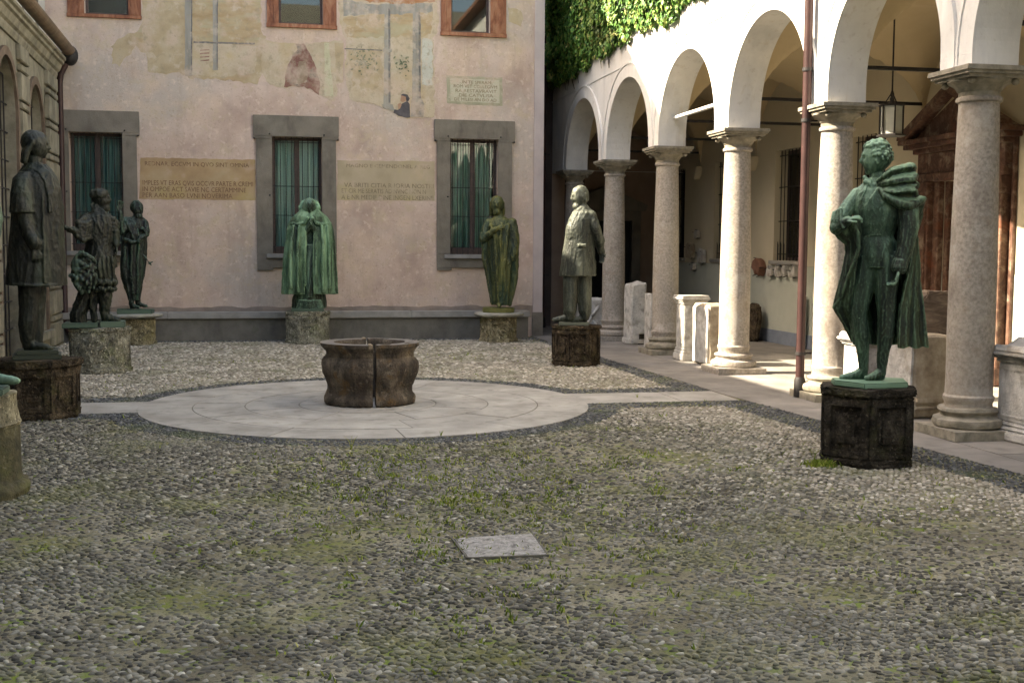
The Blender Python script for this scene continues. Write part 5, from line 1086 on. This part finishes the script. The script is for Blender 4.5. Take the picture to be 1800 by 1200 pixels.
# trousers and legs
s.limb((1527, 452, 2, 24), (1519, 500, 4, 19), (1511, 545, 6, 14.5), (1510, 556, 6, 13.5), (1514, 590, 2, 13.5), (1517, 620, -2, 10.5), (1518, 645, -4, 8.5), (1517, 656, -4, 8))
s.limb((1556, 452, 2, 25), (1558, 500, 6, 21), (1558, 545, 9, 16), (1558, 557, 9, 14.5), (1557, 590, 6, 14), (1552, 622, 4, 10.5), (1550, 645, 4, 8.5), (1549, 656, 4, 8))
s.shoe(1515, 652, 1480, 663, -4, 6, 8).shoe(1548, 652, 1524, 664, 4, 20, 8.5)
s.loft([(1508, 1582, 470, 28, 0), (1505, 1580, 450, 30, 0), (1506, 1576, 430, 29, 0), (1508, 1570, 415, 27, 0), (1506, 1576, 395, 29, 2), (1502, 1588, 370, 31, 2), (1500, 1594, 350, 30, 0), (1504, 1592, 334, 26, -2), (1518, 1575, 322, 20, -2), (1530, 1560, 312, 14, 0)], n=48)
s.ball(1541, 436, 6, 27, 22, 34)         # belly
s.limb((1545, 325, 0, 15), (1542, 308, 0, 13.5))
s.head(1542, 278, 0, 63, -76, 3, 'curly')
# high collar, cravat, lapels, waistcoat hem
s.limb((1522, 320, 12, 5), (1536, 328, 16, 5), (1552, 318, 14, 6), (1562, 306, 6, 6)).limb((1520, 312, 6, 4), (1530, 322, 15, 4.5), (1534, 334, 18, 4.5), (1528, 344, 22, 4))
def on7(x, y, e=1.0):
    K = [(312, 1530, 1560, 14), (322, 1518, 1575, 20), (334, 1504, 1592, 26), (350, 1500, 1594, 30), (370, 1502, 1588, 31), (395, 1506, 1576, 29), (415, 1508, 1570, 27), (430, 1506, 1576, 29), (450, 1505, 1580, 30), (480, 1508, 1582, 28)]
    for a, b in zip(K, K[1:]):
        if a[0] <= y <= b[0]: break
    t = max(0, min(1, (y-a[0])/(b[0]-a[0]))); l, r, q = (a[i]+(b[i]-a[i])*t for i in (1, 2, 3))
    return (x, y, q*math.sqrt(max(.02, 1-((x-(l+r)/2)/((r-l)/2))**2))+e)
s.slab([[on7(1552, 318), on7(1560, 322)], [on7(1542, 330), on7(1562, 338)], [on7(1532, 345), on7(1554, 356)], [on7(1522, 360), on7(1540, 370)], [on7(1514, 372), on7(1522, 379)], [on7(1509, 382), on7(1511, 385)]], 3.6)
s.slab([[on7(1527, 320), on7(1519, 324)], [on7(1522, 335), on7(1509, 342)], [on7(1515, 350), on7(1506, 356)], [on7(1510, 368), on7(1507, 370)]], 3.4)
for q in range(3): s.ball(*on7(1515+q*1.5, 374+q*12), 1.8, 1.8, 1.8)
s.limb(*[(*on7(x_, y_, -.2), 1.6) for x_, y_ in ((1512, 419), (1522, 416), (1534, 413), (1546, 412), (1558, 415), (1566, 422), (1572, 434), (1576, 450), (1578, 468))]).limb(*[(*on7(x_, y_, -.5), 1.5) for x_, y_ in ((1512, 411), (1525, 408), (1540, 406), (1555, 407))])
for a_, b_ in ((1530, 425), (1555, 430)): s.limb(*[(*on7(a_+j*(1538-a_)*.12, b_+j*9, -.8), 1.6) for j in range(4)])
# near arm (his left) in dark sleeve, hand hanging
s.limb((1590, 345, 8, 18), (1596, 372, 14, 19), (1597, 400, 18, 17.5), (1592, 430, 22, 15), (1586, 455, 26, 12.5), (1583, 468, 28, 12))
s.mb.limb([s.R((1583, 462, 28, 13)), s.R((1581, 470, 29, 13.5))], 16)
s.hand(s.P(1577, 472, 30), (-.10, -.10, -1), (-.9, -.35, 0), .195, .75, 1)
# far arm bent to chest, clutching the cloak
s.limb((1508, 346, -4, 16), (1492, 364, 4, 14), (1474, 388, 16, 12.5), (1470, 400, 22, 12)).limb((1470, 402, 22, 11.5), (1482, 394, 32, 10), (1490, 388, 38, 8.5))
for q in range(4): s.limb((1466+q*4, 374-q*2, 16+q*5, 3.6), (1463+q*5, 388, 24+q*5, 3.2), (1468+q*5, 402-q, 26+q*5, 3.0))
s.hand(s.P(1486, 389, 40), (1, -.12, .42), (.15, .35, -1), .17, .8, 1)
s.done('figure', BZ_GREEN, .0062, 0, .0022)
# cloak: back sheet from shoulders to below the knees
def backsheet(L, R_, N_=30, d0=-14, wav=5, fr=1.0):
    rows = []
    for (y, l, r, dc, bow) in L: 
        rows.append([(l+(r-l)*j/N_, y, dc-bow*math.sin(PI*j/N_)+wav*(.35+.65*(y-300)/310)*math.sin(j*fr*1.25+math.sin(y*.02)*1.2)) for j in range(N_+1)])
    return rows
L = [(312, 1530, 1592, -8, 14), (335, 1506, 1606, -6, 22), (370, 1500, 1612, -4, 26), (410, 1496, 1612, -2, 28), (450, 1492, 1615, 0, 28), (490, 1490, 1618, 0, 28), (530, 1490, 1623, 0, 28), (570, 1494, 1628, 2, 28), (606, 1500, 1632, 4, 28)]
s.slab(backsheet(L, 0), 5)
# outer wrapped edge on the right: from shoulder roll down to hem, coming forward
rows = []
for (y, l, r, dl, dr) in ((352, 1592, 1620, 22, -4), (380, 1600, 1622, 16, -6), (410, 1604, 1612, 10, -8), (440, 1602, 1614, 12, -8), (470, 1597, 1617, 16, -8), (500, 1590, 1620, 18, -6), (540, 1582, 1625, 20, -4), (580, 1579, 1629, 21, -3), (611, 1578, 1632, 22, -2)):
    rows.append([(l+(r-l)*j/12, y+(2.0*math.sin(j*1.1) if y > 600 else 0), dl+(dr-dl)*j/12+3.4*(y-340)/270*math.sin(j*1.45+y*.006)) for j in range(13)])
s.slab(rows, 6)
# bundle thrown over the near shoulder, fanned folds
fan = []
for j in range(15):
    t = j/14; a = (1540+t*4, 318+t*20, 22-4*t); m_ = (1566+6*math.sin(t*PI), 296+t*58, 30+6*math.sin(t*PI)); e = (1604+5*math.sin(t*PI)+t*2, 288+t*66, 22+8*math.sin(t*PI*.9)); w_ = 3.6*math.sin(j*PI*.999)
    off = 5.0*math.sin(j*1.42+.4)+1.8*math.sin(j*3.3)
    e = (e[0]+3*math.sin(j*1.9), e[1], e[2]); fan.append([(a[0], a[1], a[2]+off*.2), ((a[0]+m_[0])/2, (a[1]+m_[1])/2, (a[2]+m_[2])/2+off*.7+3), (m_[0], m_[1], m_[2]+off), ((m_[0]+e[0])/2, (m_[1]+e[1])/2-1, (m_[2]+e[2])/2+off*1.05), (e[0], e[1], e[2]+off), (e[0]+2, e[1]+3, e[2]-16)])
s.slab(fan, 5.5)
s.ball(1578, 318, 6, 27, 20, 26)
s.limb((1546, 334, 26, 5), (1558, 346, 33, 6.5), (1580, 358, 34, 8.5), (1598, 362, 28, 9.5), (1618, 352, 14, 8), (1624, 350, 4, 5)).limb((1590, 300, 4, 12), (1600, 292, 0, 8)).limb((1600, 345, 10, 9), (1618, 356, 6, 8), (1614, 372, 4, 6), (1608, 382, 2, 4))
# left hanging part: from the clutched arm down, swinging out at the knee
lf = []
for (y, l, r, dl, dr) in ((388, 1466, 1498, 24, 34), (405, 1464, 1507, 22, 34), (425, 1484, 1511, 12, 30), (445, 1486, 1510, 8, 28), (465, 1482, 1505, 6, 26), (490, 1476, 1503, 4, 20), (515, 1469, 1500, 2, 14), (540, 1464, 1497, -2, 8), (556, 1474, 1500, -6, 2), (575, 1486, 1502, -12, -6), (598, 1497, 1508, -16, -14)):
    lf.append([(l+(r-l)*j/9, y+(3*math.sin(j*.9) if y > 530 else 0), dl+(dr-dl)*j/9+2.6*math.sin(j*1.5+y*.02)) for j in range(10)])
s.slab(lf, 5)
s.limb((1500, 392, 36, 4), (1508, 412, 34, 4.2), (1509, 436, 31, 4), (1503, 458, 28, 3.6), (1492, 485, 18, 3.4), (1480, 520, 8, 3), (1466, 540, 0, 3)).limb((1474, 388, 20, 6), (1468, 404, 20, 6), (1476, 416, 16, 5), (1490, 428, 14, 4.5))
s.done('cloak', BZ_CLOAK, .0072, 1, .0028)
# ---------------------------------------------------------------- right rear: man with hands behind back
sp = pedestal(1012, 645, .37, 571, 8, PI/8+.15, PED_BR, 'brown lichen-stained octagonal pedestal beside the stone path corner, second on the right side', .04, .08)
s = Fig(sp, 'bronze statue of a bald man in a long coat with hands clasped behind his back'); k = s.s
mb = MB(); s.plate([(-.27, -.22), (.20, -.22), (.20, .22), (-.27, .22)], 571, 566, BZ_GREY)
s.limb((1004, 470, 4, 14), (1003, 510, 5, 13.5), (1002, 545, 6, 12), (1001, 556, 6, 9)).limb((1026, 470, -3, 14.5), (1027, 510, -4, 13.5), (1028, 545, -3, 12), (1028, 556, -3, 9))
s.shoe(1000, 556, 974, 562, 6, 12, 6.2).shoe(1027, 557, 1006, 563, -3, 4, 6)
s.done('figure', BZ_GREY, .011, 1, .003)
s.loft([(982, 1047, 485, 25, 0, .035), (984, 1047, 472, 25, 0, .03), (988, 1046, 445, 24, 0, .015), (993, 1045, 418, 23, 0), (996, 1044, 400, 23, 0), (1000, 1047, 385, 22, 0), (1006, 1048, 374, 19, 0), (1012, 1038, 367, 13, 0), (1016, 1032, 360, 9, 0)], n=64, k=9)
s.ball(1008, 410, 4, 14, 18, 26)
s.limb((1024, 366, 0, 9), (1022, 356, 0, 8.5)); s.head(1020, 345.5, 0, 38, -72, 6, 'fringe', True)
s.slab([[(1020, 364, 11), (1028, 366, 12)], [(1012, 376, 16), (1022, 382, 19.5)], [(1005, 390, 16), (1014, 398, 21.5)], [(1000, 404, 14), (1005, 410, 19)]], 2.4).limb((1001, 404, 14, 1.5), (999, 425, 15, 1.5), (996, 450, 16, 1.5), (990, 484, 15, 1.5)).limb((1028, 364, 9, 3), (1016, 369, 12, 2.4))
s.limb((1038, 380, 8, 10.5), (1046, 400, 12, 9.5), (1052, 417, 8, 8.8), (1055, 423, 6, 8.5)).limb((1055, 423, 6, 8.2), (1056, 436, 0, 7), (1058, 444, -6, 5.5))
s.limb((1040, 380, -14, 9), (1048, 405, -18, 8.5), (1053, 430, -14, 7.5), (1057, 444, -8, 5.5))
s.mb.box(*[v for v in (s.P(1016, 434, 25)[0], s.P(1016, 434, 26)[1], s.P(1016, 434, 25)[2], s.P(1030, 429, 0)[0], s.P(1030, 429, 22)[1], s.P(1030, 429, 0)[2])])
s.hand(s.P(1057, 443, -3), (.12, 0, -1), (-.4, -.9, 0), .20, .5, 1); s.hand(s.P(1059, 442, -8), (.05, .1, -1), (-.4, .9, 0), .19, .6, -1)
for q in range(3): s.ball(1003-q*1.0, 408+q*11, 18.5, 1.4, 1.4, 1.4)
s.done('coat', BZ_GREY, .0105, 1, .0035)
# ---------------------------------------------------------------- back right: robed figure facing us
sp = pedestal(876, 603, .36, 549, 6, -PI/2+.5, PED_YL, 'pale hexagonal carved pedestal with a wide round slab, right end of the back row', .12, .085, False, True, relief=11)
s = Fig(sp, 'olive green bronze of a long-haired man in a full-length robe, one hand on his chest')
s.plate([(.31*math.cos(t), .26*math.sin(t)) for t in [PI/9*i for i in range(18)]], 549, 540, BZ_OLIVE)
s.loft([(863, 898, 536, 16, 2, .05), (861, 900, 515, 17, 2, .06), (858, 903, 485, 19, 1, .06), (855, 906, 455, 20, 0, .05), (853, 907, 430, 20, 0, .03), (855, 905, 410, 18, 0, .02), (856, 903, 396, 16, 0), (860, 899, 388, 13, 0), (868, 886, 380, 9, 0), (872, 881, 374, 7, 0)], n=72, k=9, seed=2)
s.limb((877, 380, 0, 7), (874, 370, 0, 6.5)); s.head(873.5, 360, 1, 30, -3, 0, 'long', True)
s.limb((859, 392, 2, 8), (851, 412, 6, 8), (850, 420, 8, 7.5)).limb((850, 421, 8, 7), (862, 410, 18, 5.5), (872, 402, 22, 4.2)); s.hand(s.P(873, 401, 22), (1, -.1, .35), (0, 1, -.2), .17, .35, 1)
s.limb((900, 392, 2, 9), (905, 420, 6, 9), (903, 444, 10, 8), (900, 454, 12, 6)); s.hand(s.P(899, 454, 13), (-.25, -.2, -1), (-.6, .6, 0), .18, .5, 1)
s.limb((852, 420, 6, 6), (851, 450, 4, 5), (858, 490, 6, 3.5), (865, 532, 8, 3)).limb((905, 440, 6, 7), (906, 480, 5, 6), (901, 515, 5, 4.5), (896, 534, 4, 4))
s.limb((862, 396, 14, 3), (870, 416, 19, 3), (872, 450, 21, 2.6), (874, 490, 20, 2.4), (876, 530, 18, 2.4)).limb((893, 396, 13, 3.4), (890, 430, 19, 3.2), (886, 470, 21, 3), (888, 510, 19, 2.6)).limb((882, 394, 15, 2.5), (879, 420, 20, 2.5), (882, 460, 21.5, 2.4), (880, 520, 18, 2.2))
s.shoe(878, 532, 877, 538, 14, 26, 4.4)
s.done('figure', BZ_OLIVE, .0105, 1, .005)
# ---------------------------------------------------------------- back centre: bowed monk
sp = pedestal(541, 606, .43, 546, 8, PI/8, PED_GR, 'low grey green octagonal pedestal behind the wellhead', .012, .11, False, plinth=0, jit=.012)
s = Fig(sp, 'bright green bronze monk with bowed head and folded hands under a wide cloak')
s.plate([(-.30, -.28), (.30, -.28), (.30, .28), (-.30, .28)], 546, 541, BZ_BLACK)
s.loft([(513, 574, 541, 22, 0, .03), (514, 574, 528, 22, 0, .04), (520, 570, 500, 20, 0, .05), (524, 566, 440, 18, 0, .04), (526, 564, 400, 16, 0)], n=72, k=10, seed=5)
for q in range(5): s.limb((522+q*1.0, 541-q*3.2, 22, 1.6), (545, 543-q*3.4, 25, 1.8), (568-q, 540-q*3, 22, 1.6))
s.limb((536, 408, 20, 5), (542, 400, 27, 4.5), (545, 392, 31, 3.5)).limb((556, 408, 20, 5), (550, 400, 27, 4.5), (547, 392, 31, 3.5))
s.hand(s.P(544, 398, 30), (.1, -.15, 1), (1, 0, 0), .17, .15, 1); s.hand(s.P(549, 398, 30), (-.1, -.15, 1), (-1, 0, 0), .17, .15, -1)
s.limb((545, 376, 2, 9), (545, 366, 8, 9)); s.head(544, 365, 14, 34, 0, 38)
s.loft([(530, 560, 430, 21, 2), (528, 562, 470, 22, 3, .05), (530, 560, 522, 21, 3, .05)], n=40, k=6, seed=1)
s.done('figure', BZ_GREEN, .0105, 1, .004)
# cloak: open front
def cloak(yl, N_=72):
    rows = []
    for (y, l, r, dh, gap) in yl:
        row = []
        for j in range(N_+1):
            t = -PI/2+gap+(2*PI-2*gap)*j/N_           # opening toward the camera
            f = 1+(.015+.095*min(1, max(0, (y-385)/110)))*(1-2*abs(math.sin(6.5*t+.8*math.sin(3*t)))**.8)
            row.append(((l+r)/2+(r-l)/2*f*math.cos(t), y, -dh*f*math.sin(t)))
        rows.append(row)
    return rows
s.slab(cloak([(392, 510, 581, 24, .10), (404, 505, 584, 27, .17), (425, 502, 586, 29, .16), (455, 499, 587, 31, .15), (485, 498, 588, 32, .16), (505, 497, 589, 33, .18), (517, 497, 590, 33, .19)]), 4)
s.loft([(507, 583, 394, 27, 0, .012), (509, 581, 390, 27, 0), (515, 575, 381, 25, 2), (523, 567, 374, 21, 4), (530, 560, 368, 17, 6), (532, 558, 362, 14, 6)], n=60, k=12)
s.limb((514, 393, 14, 3), (526, 395, 23, 3), (536, 392, 28, 3), (541, 384, 29, 3)).limb((576, 393, 14, 3), (564, 395, 23, 3), (555, 392, 28, 3), (550, 384, 29, 3))
t_ = [(530, 372, 6), (527, 362, 8), (531, 353, 4), (540, 349, -1), (549, 349, -1), (557, 353, 4), (561, 362, 8), (558, 372, 6), (550, 378, 16), (544, 380, 19), (537, 378, 16), (530, 372, 6)]
s.limb(*[(a, b+3, c, 3.0) for a, b, c in t_]); s.limb((540, 364, -3, 9), (550, 364, -3, 9), (545, 370, -2, 12)); s.ball(544.5, 359, 9, 10.5, 12, 11)
for (a, y1, d_) in ((512, 505, 25), (524, 512, 30), (536, 500, 27), (556, 500, 27), (568, 512, 30), (579, 506, 24)): s.limb((545+(a-545)*.90, 398, d_*.86, 2.6), (a, 430, d_*1.0, 3.2), (a-1, 470, d_*1.07, 3.4), (a, y1, d_*1.1, 3))
s.done('cloak', BZ_MONK, .0105, 1, .0035)
# ---------------------------------------------------------------- back left: toga figure with raised hand
sp = pedestal(240, 608, .35, 551, 6, -PI/2+.4, PED_YL, 'yellow lichened hexagonal pedestal with a round slab, left end of the back row', .12, .08, False, True, relief=23)
s = Fig(sp, 'slender dark green bronze in a draped robe raising one hand, farthest on the left')
s.plate([(-.33, -.2), (.28, -.24), (.33, .1), (0, .28), (-.33, .16)], 551, 543, BZ_BLACK)
s.loft([(226, 246, 527, 9, 0, .05), (221, 248, 512, 12, 0, .07), (213, 252, 488, 15, 0, .08), (212, 256, 455, 16, 0, .07), (215, 257, 425, 16, 0, .05), (222, 256, 405, 14, 0, .02), (222, 258, 392, 12, 0), (228, 254, 384, 10, 0), (236, 246, 378, 6, 0)], n=72, k=8, seed=4)
s.limb((241, 384, 0, 6.5), (241, 374, 0, 6)); s.head(241, 367, 1, 29, 28, 0, 'short', True)
s.limb((228, 390, 4, 8), (220, 400, 10, 7), (215, 408, 14, 6)).limb((215, 408, 14, 6), (213, 392, 16, 5), (212, 374, 17, 4.2)); s.hand(s.P(212, 373, 17), (0, -.05, 1), (.3, -1, 0), .22, .2, 1)
s.limb((254, 392, 4, 7), (258, 404, 8, 6), (257, 412, 12, 5)).limb((257, 412, 12, 5), (248, 418, 18, 4.5), (244, 424, 19, 4)); s.hand(s.P(256, 410, 14), (-.3, -.4, .8), (-1, 0, 0), .17, .8, 1)
for (a, b) in ((226, 240), (230, 243), (234, 246), (222, 236)): s.limb((a-4, 384, 6, 3), (a+3, 395, 14, 3), (b, 420, 17, 2.8))
s.limb((219, 420, 14, 3), (232, 426, 20, 3), (246, 424, 17, 3)).limb((232, 430, 17, 2.4), (230, 470, 16, 2.4), (234, 515, 11, 2)).limb((244, 430, 16, 2.4), (242, 470, 15, 2.4), (241, 515, 10, 2)).limb((220, 435, 12, 3), (218, 470, 12, 3), (226, 512, 9, 2))
s.limb((232, 520, 3, 5), (231, 535, 3, 4.5)).limb((241, 520, -3, 5), (243, 533, -3, 4.5)); s.shoe(231, 534, 244, 540, 3, 12, 4.2).shoe(243, 532, 257, 538, -3, 2, 4)
s.limb((252, 448, 10, 1.6), (266, 466, 14, 1.3)).limb((262, 463, 12, 1.4), (268, 460, 13, 1.2))
s.done('figure', BZ_BLACK, .0105, 1, .006)
# ---------------------------------------------------------------- left middle: man in cap with costume and bundle
sp = pedestal(177, 659, .44, 574, 8, PI/8+.1, PED_GR, 'broad grey green octagonal pedestal second from the left front, mossy at the bottom', .012, .10, False, jit=.014)
s = Fig(sp, 'dark bronze man in cap and ruffled breeches holding a palette beside a bundle of foliage')
s.plate([(-.50, -.30), (-.02, -.34), (.0, .3), (-.46, .3)], 574, 566, BZ_BLACK); s.plate([(.005, -.33), (.34, -.26), (.36, .2), (.01, .3)], 574, 564, BZ_BLACK)
s.loft([(146, 204, 470, 24, 0, .05), (148, 202, 450, 24, 0, .04), (152, 198, 430, 21, 0, .02), (147, 200, 410, 22, 0, .02), (142, 201, 393, 22, 0), (147, 197, 380, 19, 0), (164, 186, 370, 11, 0), (170, 184, 362, 9, 0)], n=56, k=8)
s.limb((177, 370, 0, 9), (178, 358, 0, 9)); s.head(178, 350, 0, 36, 72, 0, 'short', True)
s.mb.loft([(*s.P(172, 346), 0, 0)][:0] or [(s.P(174, 347)[0], 0, s.P(174, 347)[2], 15.5*s.s, 15*s.s), (s.P(174, 341)[0], 0, s.P(174, 341)[2], 16.5*s.s, 15.5*s.s), (s.P(175, 335)[0], 0, s.P(175, 335)[2], 14*s.s, 14*s.s), (s.P(176, 331)[0], 0, s.P(176, 331)[2], 8*s.s, 8*s.s)], n=32)
s.slab([[(158, 360, 4), (166, 354, 2)], [(164, 372, 12), (174, 364, 10)], [(178, 382, 17), (186, 372, 12)], [(190, 394, 16), (196, 384, 10)], [(194, 408, 15), (199, 404, 10)]], 2.6)
s.limb((152, 386, 10, 11), (144, 400, 16, 11), (140, 412, 20, 10)).limb((140, 412, 20, 9.5), (134, 408, 26, 7.5), (128, 404, 30, 6)); s.hand(s.P(129, 404, 30), (-1, -.2, .2), (0, 0, 1), .18, .7, 1)
for q in range(6): s.limb((147-q*2.2, 384+q*6, 18+q*2, 5), (137+q*2, 392+q*6, 27, 5.2), (150, 394+q*5, 25, 4.8), (160, 388+q*6, 17, 3.4))
for q in range(9): s.ball(166+q*4.6, 508+2*math.sin(q*2), 18+6*math.sin(q*.4), 3.4, 4, 4.5); s.ball(168+q*4.3, 496+2*math.cos(q*2.2), 21+5*math.sin(q*.4), 3.2, 3.5, 5)
for q in range(7): s.limb((152+q*7.5, 452+2*math.sin(q*3), 22, 2.4), (150+q*8, 470, 26-abs(q-3)*1.5, 3), (154+q*7.6, 486, 24-abs(q-3)*1.5, 3))
for q in range(5): s.limb((198+q*1.2, 386+q*7, 8, 5), (206, 392+q*7, 4, 5), (199, 396+q*7, -4, 5))
s.mb.limb([s.R((112, 397, 34, 1.6)), s.R((124, 402, 33, 2.4)), s.R((137, 409, 30, 1.6))]); s.slab([[(110, 398, 30), (124, 401, 34), (138, 408, 30)], [(112, 404, 20), (124, 410, 26), (136, 414, 22)]], 2)
s.limb((196, 388, 2, 9), (202, 405, 4, 8), (203, 420, 6, 7)).limb((203, 420, 6, 6.5), (204, 430, 10, 5.5)); s.hand(s.P(204, 431, 10), (.1, -.2, -1), (-1, 0, 0), .18, .6, -1)
s.loft([(172, 199, 508, 12, 6, .05), (168, 207, 498, 17, 6, .06), (165, 203, 480, 20, 4, .05), (158, 202, 460, 20, 2, .03), (155, 200, 445, 20, 0)], n=56, k=9, seed=7)
s.limb((186, 490, 8, 12), (185, 520, 8, 12), (184, 545, 6, 9), (184, 556, 6, 8)); s.shoe(184, 553, 207, 563, 6, 12, 7.5)
s.loft([(126, 152, 573, 13, -4, .06), (124, 152, 552, 14, -4, .08), (130, 160, 535, 13, -4, .06), (140, 170, 510, 13, -4, .04), (146, 178, 485, 15, -2)], n=44, k=6, seed=3)
s.limb((178, 470, 0, 9), (168, 510, 4, 7), (164, 545, 2, 6), (166, 562, 2, 6)).limb((164, 470, 14, 4), (162, 510, 12, 3), (160, 540, 8, 2.5))
s.done('figure', BZ_DARK, .0095, 1, .006)
random.seed(5)
for q in range(90):
    a = random.uniform(0, 2*PI); r = math.sqrt(random.random()); x = 147+23*r*math.cos(a)+(random.random()-.5)*6; y = 480+38*r*math.sin(a); dd = 22+14*math.sqrt(max(0, 1-r*r))+random.uniform(-3, 3)
    s.ball(x, y, dd, random.uniform(2, 5), random.uniform(2, 5), random.uniform(2.5, 6.5), n=8, m=6)
s.limb((142, 446, 34, 4), (152, 448, 38, 4), (162, 454, 36, 3.5), (168, 462, 32, 3)).limb((128, 462, 30, 4), (136, 448, 34, 3))
s.ball(147, 480, 18, 21, 16, 36)
s.done('bundle', BZ_BLACK, .012, 1, .004)
# ---------------------------------------------------------------- left front: long coat, long hair, facing right
sp = pedestal(68, 741, .42, 629, 8, PI/8-.12, PED_BR, 'dark brown octagonal panelled pedestal with heavy moulded top, left front', .05, .13)
s = Fig(sp, 'dark bronze man with shoulder-length hair and knee-length coat facing right, largest on the left')
s.plate([(-.24, -.26), (.24, -.26), (.24, .24), (-.24, .24)], 629, 621, BZ_DARK); s.plate([(-.20, -.22), (.21, -.22), (.21, .20), (-.20, .20)], 620.9, 614, BZ_DARK)
s.limb((52, 480, 4, 20), (51, 520, 5, 18), (50, 545, 6, 15.5), (48, 570, 4, 16), (48, 595, 2, 12), (50, 606, 2, 10)).limb((66, 480, -8, 16), (66, 540, -10, 13), (66, 600, -10, 9))
s.shoe(50, 604, 88, 612, 2, 14, 9).shoe(62, 604, 92, 612, -14, -12, 8)
s.loft([(14, 115, 501, 40, 0, .025), (15, 114, 480, 40, 0, .03), (18, 112, 440, 38, 0, .03), (22, 110, 400, 36, 0, .02), (24, 108, 360, 34, 0, .01), (26, 104, 330, 32, 0), (30, 98, 312, 29, 0), (38, 90, 298, 22, 0), (46, 80, 288, 15, 0)], n=80, k=8, seed=1)
s.limb((62, 296, 0, 13), (62, 280, 0, 12)); s.head(63, 256, 0, 50, 84, 2, 'long')
s.slab([[(50, 294, 18), (62, 286, 14)], [(66, 302, 26), (76, 292, 18)], [(78, 318, 30), (90, 304, 22)], [(84, 345, 34), (96, 332, 26)], [(86, 375, 36), (92, 372, 32)]], 3).limb((70, 304, 24, 2), (75, 350, 33, 2), (77, 430, 38, 2), (78, 496, 40, 2))
s.loft([(19, 63, 374, 22, 24, .02), (19, 62, 366, 21, 24), (20, 60, 340, 20, 22), (24, 58, 315, 18, 18), (34, 56, 302, 13, 14)], n=40, k=6)
s.limb((42, 360, 26, 14), (46, 390, 30, 13), (52, 410, 34, 11.5), (60, 425, 38, 10)).limb((58, 421, 38, 11.5), (62, 428, 39, 11.5)); s.hand(s.P(62, 430, 40), (.12, -.1, -1), (-.3, 1, 0), .20, .4, -1)
s.limb((92, 330, -14, 12), (100, 365, -8, 12), (102, 395, 4, 10), (96, 408, 16, 9)); s.hand(s.P(96, 408, 18), (-.8, -.4, .2), (0, 1, 0), .18, .5, 1)
s.limb((24, 500, 26, 2.5), (44, 501, 36, 2.5), (64, 502, 40, 2.5), (88, 501, 36, 2.5), (108, 500, 22, 2.5))
s.done('figure', BZ_DARK, .0085, 1, .0035)
# ---------------------------------------------------------------- far left edge: only its toe and pedestal show
cx, cy = -2.19, 9.10; H = .735; face = -math.atan2(cx, cy)
t = empty('pedestal', (cx, cy, 0), face, 'round mossy drum pedestal cut by the left edge of the picture', 'pedestal', GP)
mb = MB(); mb.lathe([(.46, 0), (.47, .05), (.45, .09), (.42, .11), (.41, .14), (.405, .50)], n=48); mb.build('drum', mat('green_mossy_stone', [(.38, (.04, .037, .02)), (.62, (.11, .098, .052))], 7, 10, .92, .9, 35, pits=26, bdist=.02, layers=[((.10, .105, .03), 3, .54, .68, .6), ((.20, .18, .13), 16, .6, .7, .7), ((.03, .025, .015), 4, .55, .7, .6)]), t, smooth=True, jit=.014, cut=1)
mb = MB(); mb.lathe([(.405, .501), (.415, .52), (.40, .55), (.385, .62), (.38, .69), (.385, .735)], n=48); mb.build('cap', PED_YL, t, smooth=True, jit=.012, cut=1)
s = Fig((cx, cy, H, face), 'draped bronze figure mostly outside the left edge, only a foot and hem visible')
x0 = s.x0; Q = lambda dx, py: (x0+dx, s.y0-py)
def pl(dx, h, d=0):
    w_ = s.root.matrix_basis @ Vector((dx, 0, h)); q = project(*(Vector((cx, cy, H))+Vector((math.cos(face)*dx, math.sin(face)*dx, h)))); return (q[0], q[1], d/s.s)
s.plate([(-.26, -.3), (.28, -.28), (.34, .0), (.28, .22), (-.26, .26)], s.y0, s.y0-.05/s.s, BZ_BLACK)
m_ = lambda dx, h, d, r: (*pl(dx, h, d), r/s.s)
def sec(w_, h, dh, am=0): return (pl(-w_, h)[0], pl(w_, h)[0], pl(0, h)[1], dh/s.s, 0, am)
s.loft([sec(.25, .09, .20, .05), sec(.24, .5, .2, .06), sec(.22, 1.0, .18, .04), sec(.24, 1.4, .17), sec(.22, 1.6, .14), sec(.08, 1.72, .08)], n=64, k=9, seed=8)
s.limb(m_(0, 1.65, 0, .06), m_(0, 1.76, 0, .055)); s.head(*pl(0, 1.88, 0), .27/s.s, 80, 0, 'short')
s.limb(m_(.2, 1.52, .02, .07), m_(.27, 1.25, .06, .06), m_(.24, 1.05, .12, .045)); s.hand((.24, -.13, 1.04), (-.1, -.2, -1), (-1, 0, 0), .19, .5, -1)
s.limb(m_(-.2, 1.52, .02, .07), m_(-.27, 1.25, .06, .06), m_(-.20, 1.12, .18, .045)); s.hand((-.2, -.18, 1.12), (1, -.2, .2), (0, 1, 0), .18, .5, 1)
s.limb(m_(.14, .30, .10, .06), m_(.15, .12, .10, .05)); s.shoe(*pl(.15, .11)[:2], *pl(.385, .078)[:2], .10/s.s, .14/s.s, .048/s.s)
s.done('figure', BZ_GREEN, .014, 1, .002)
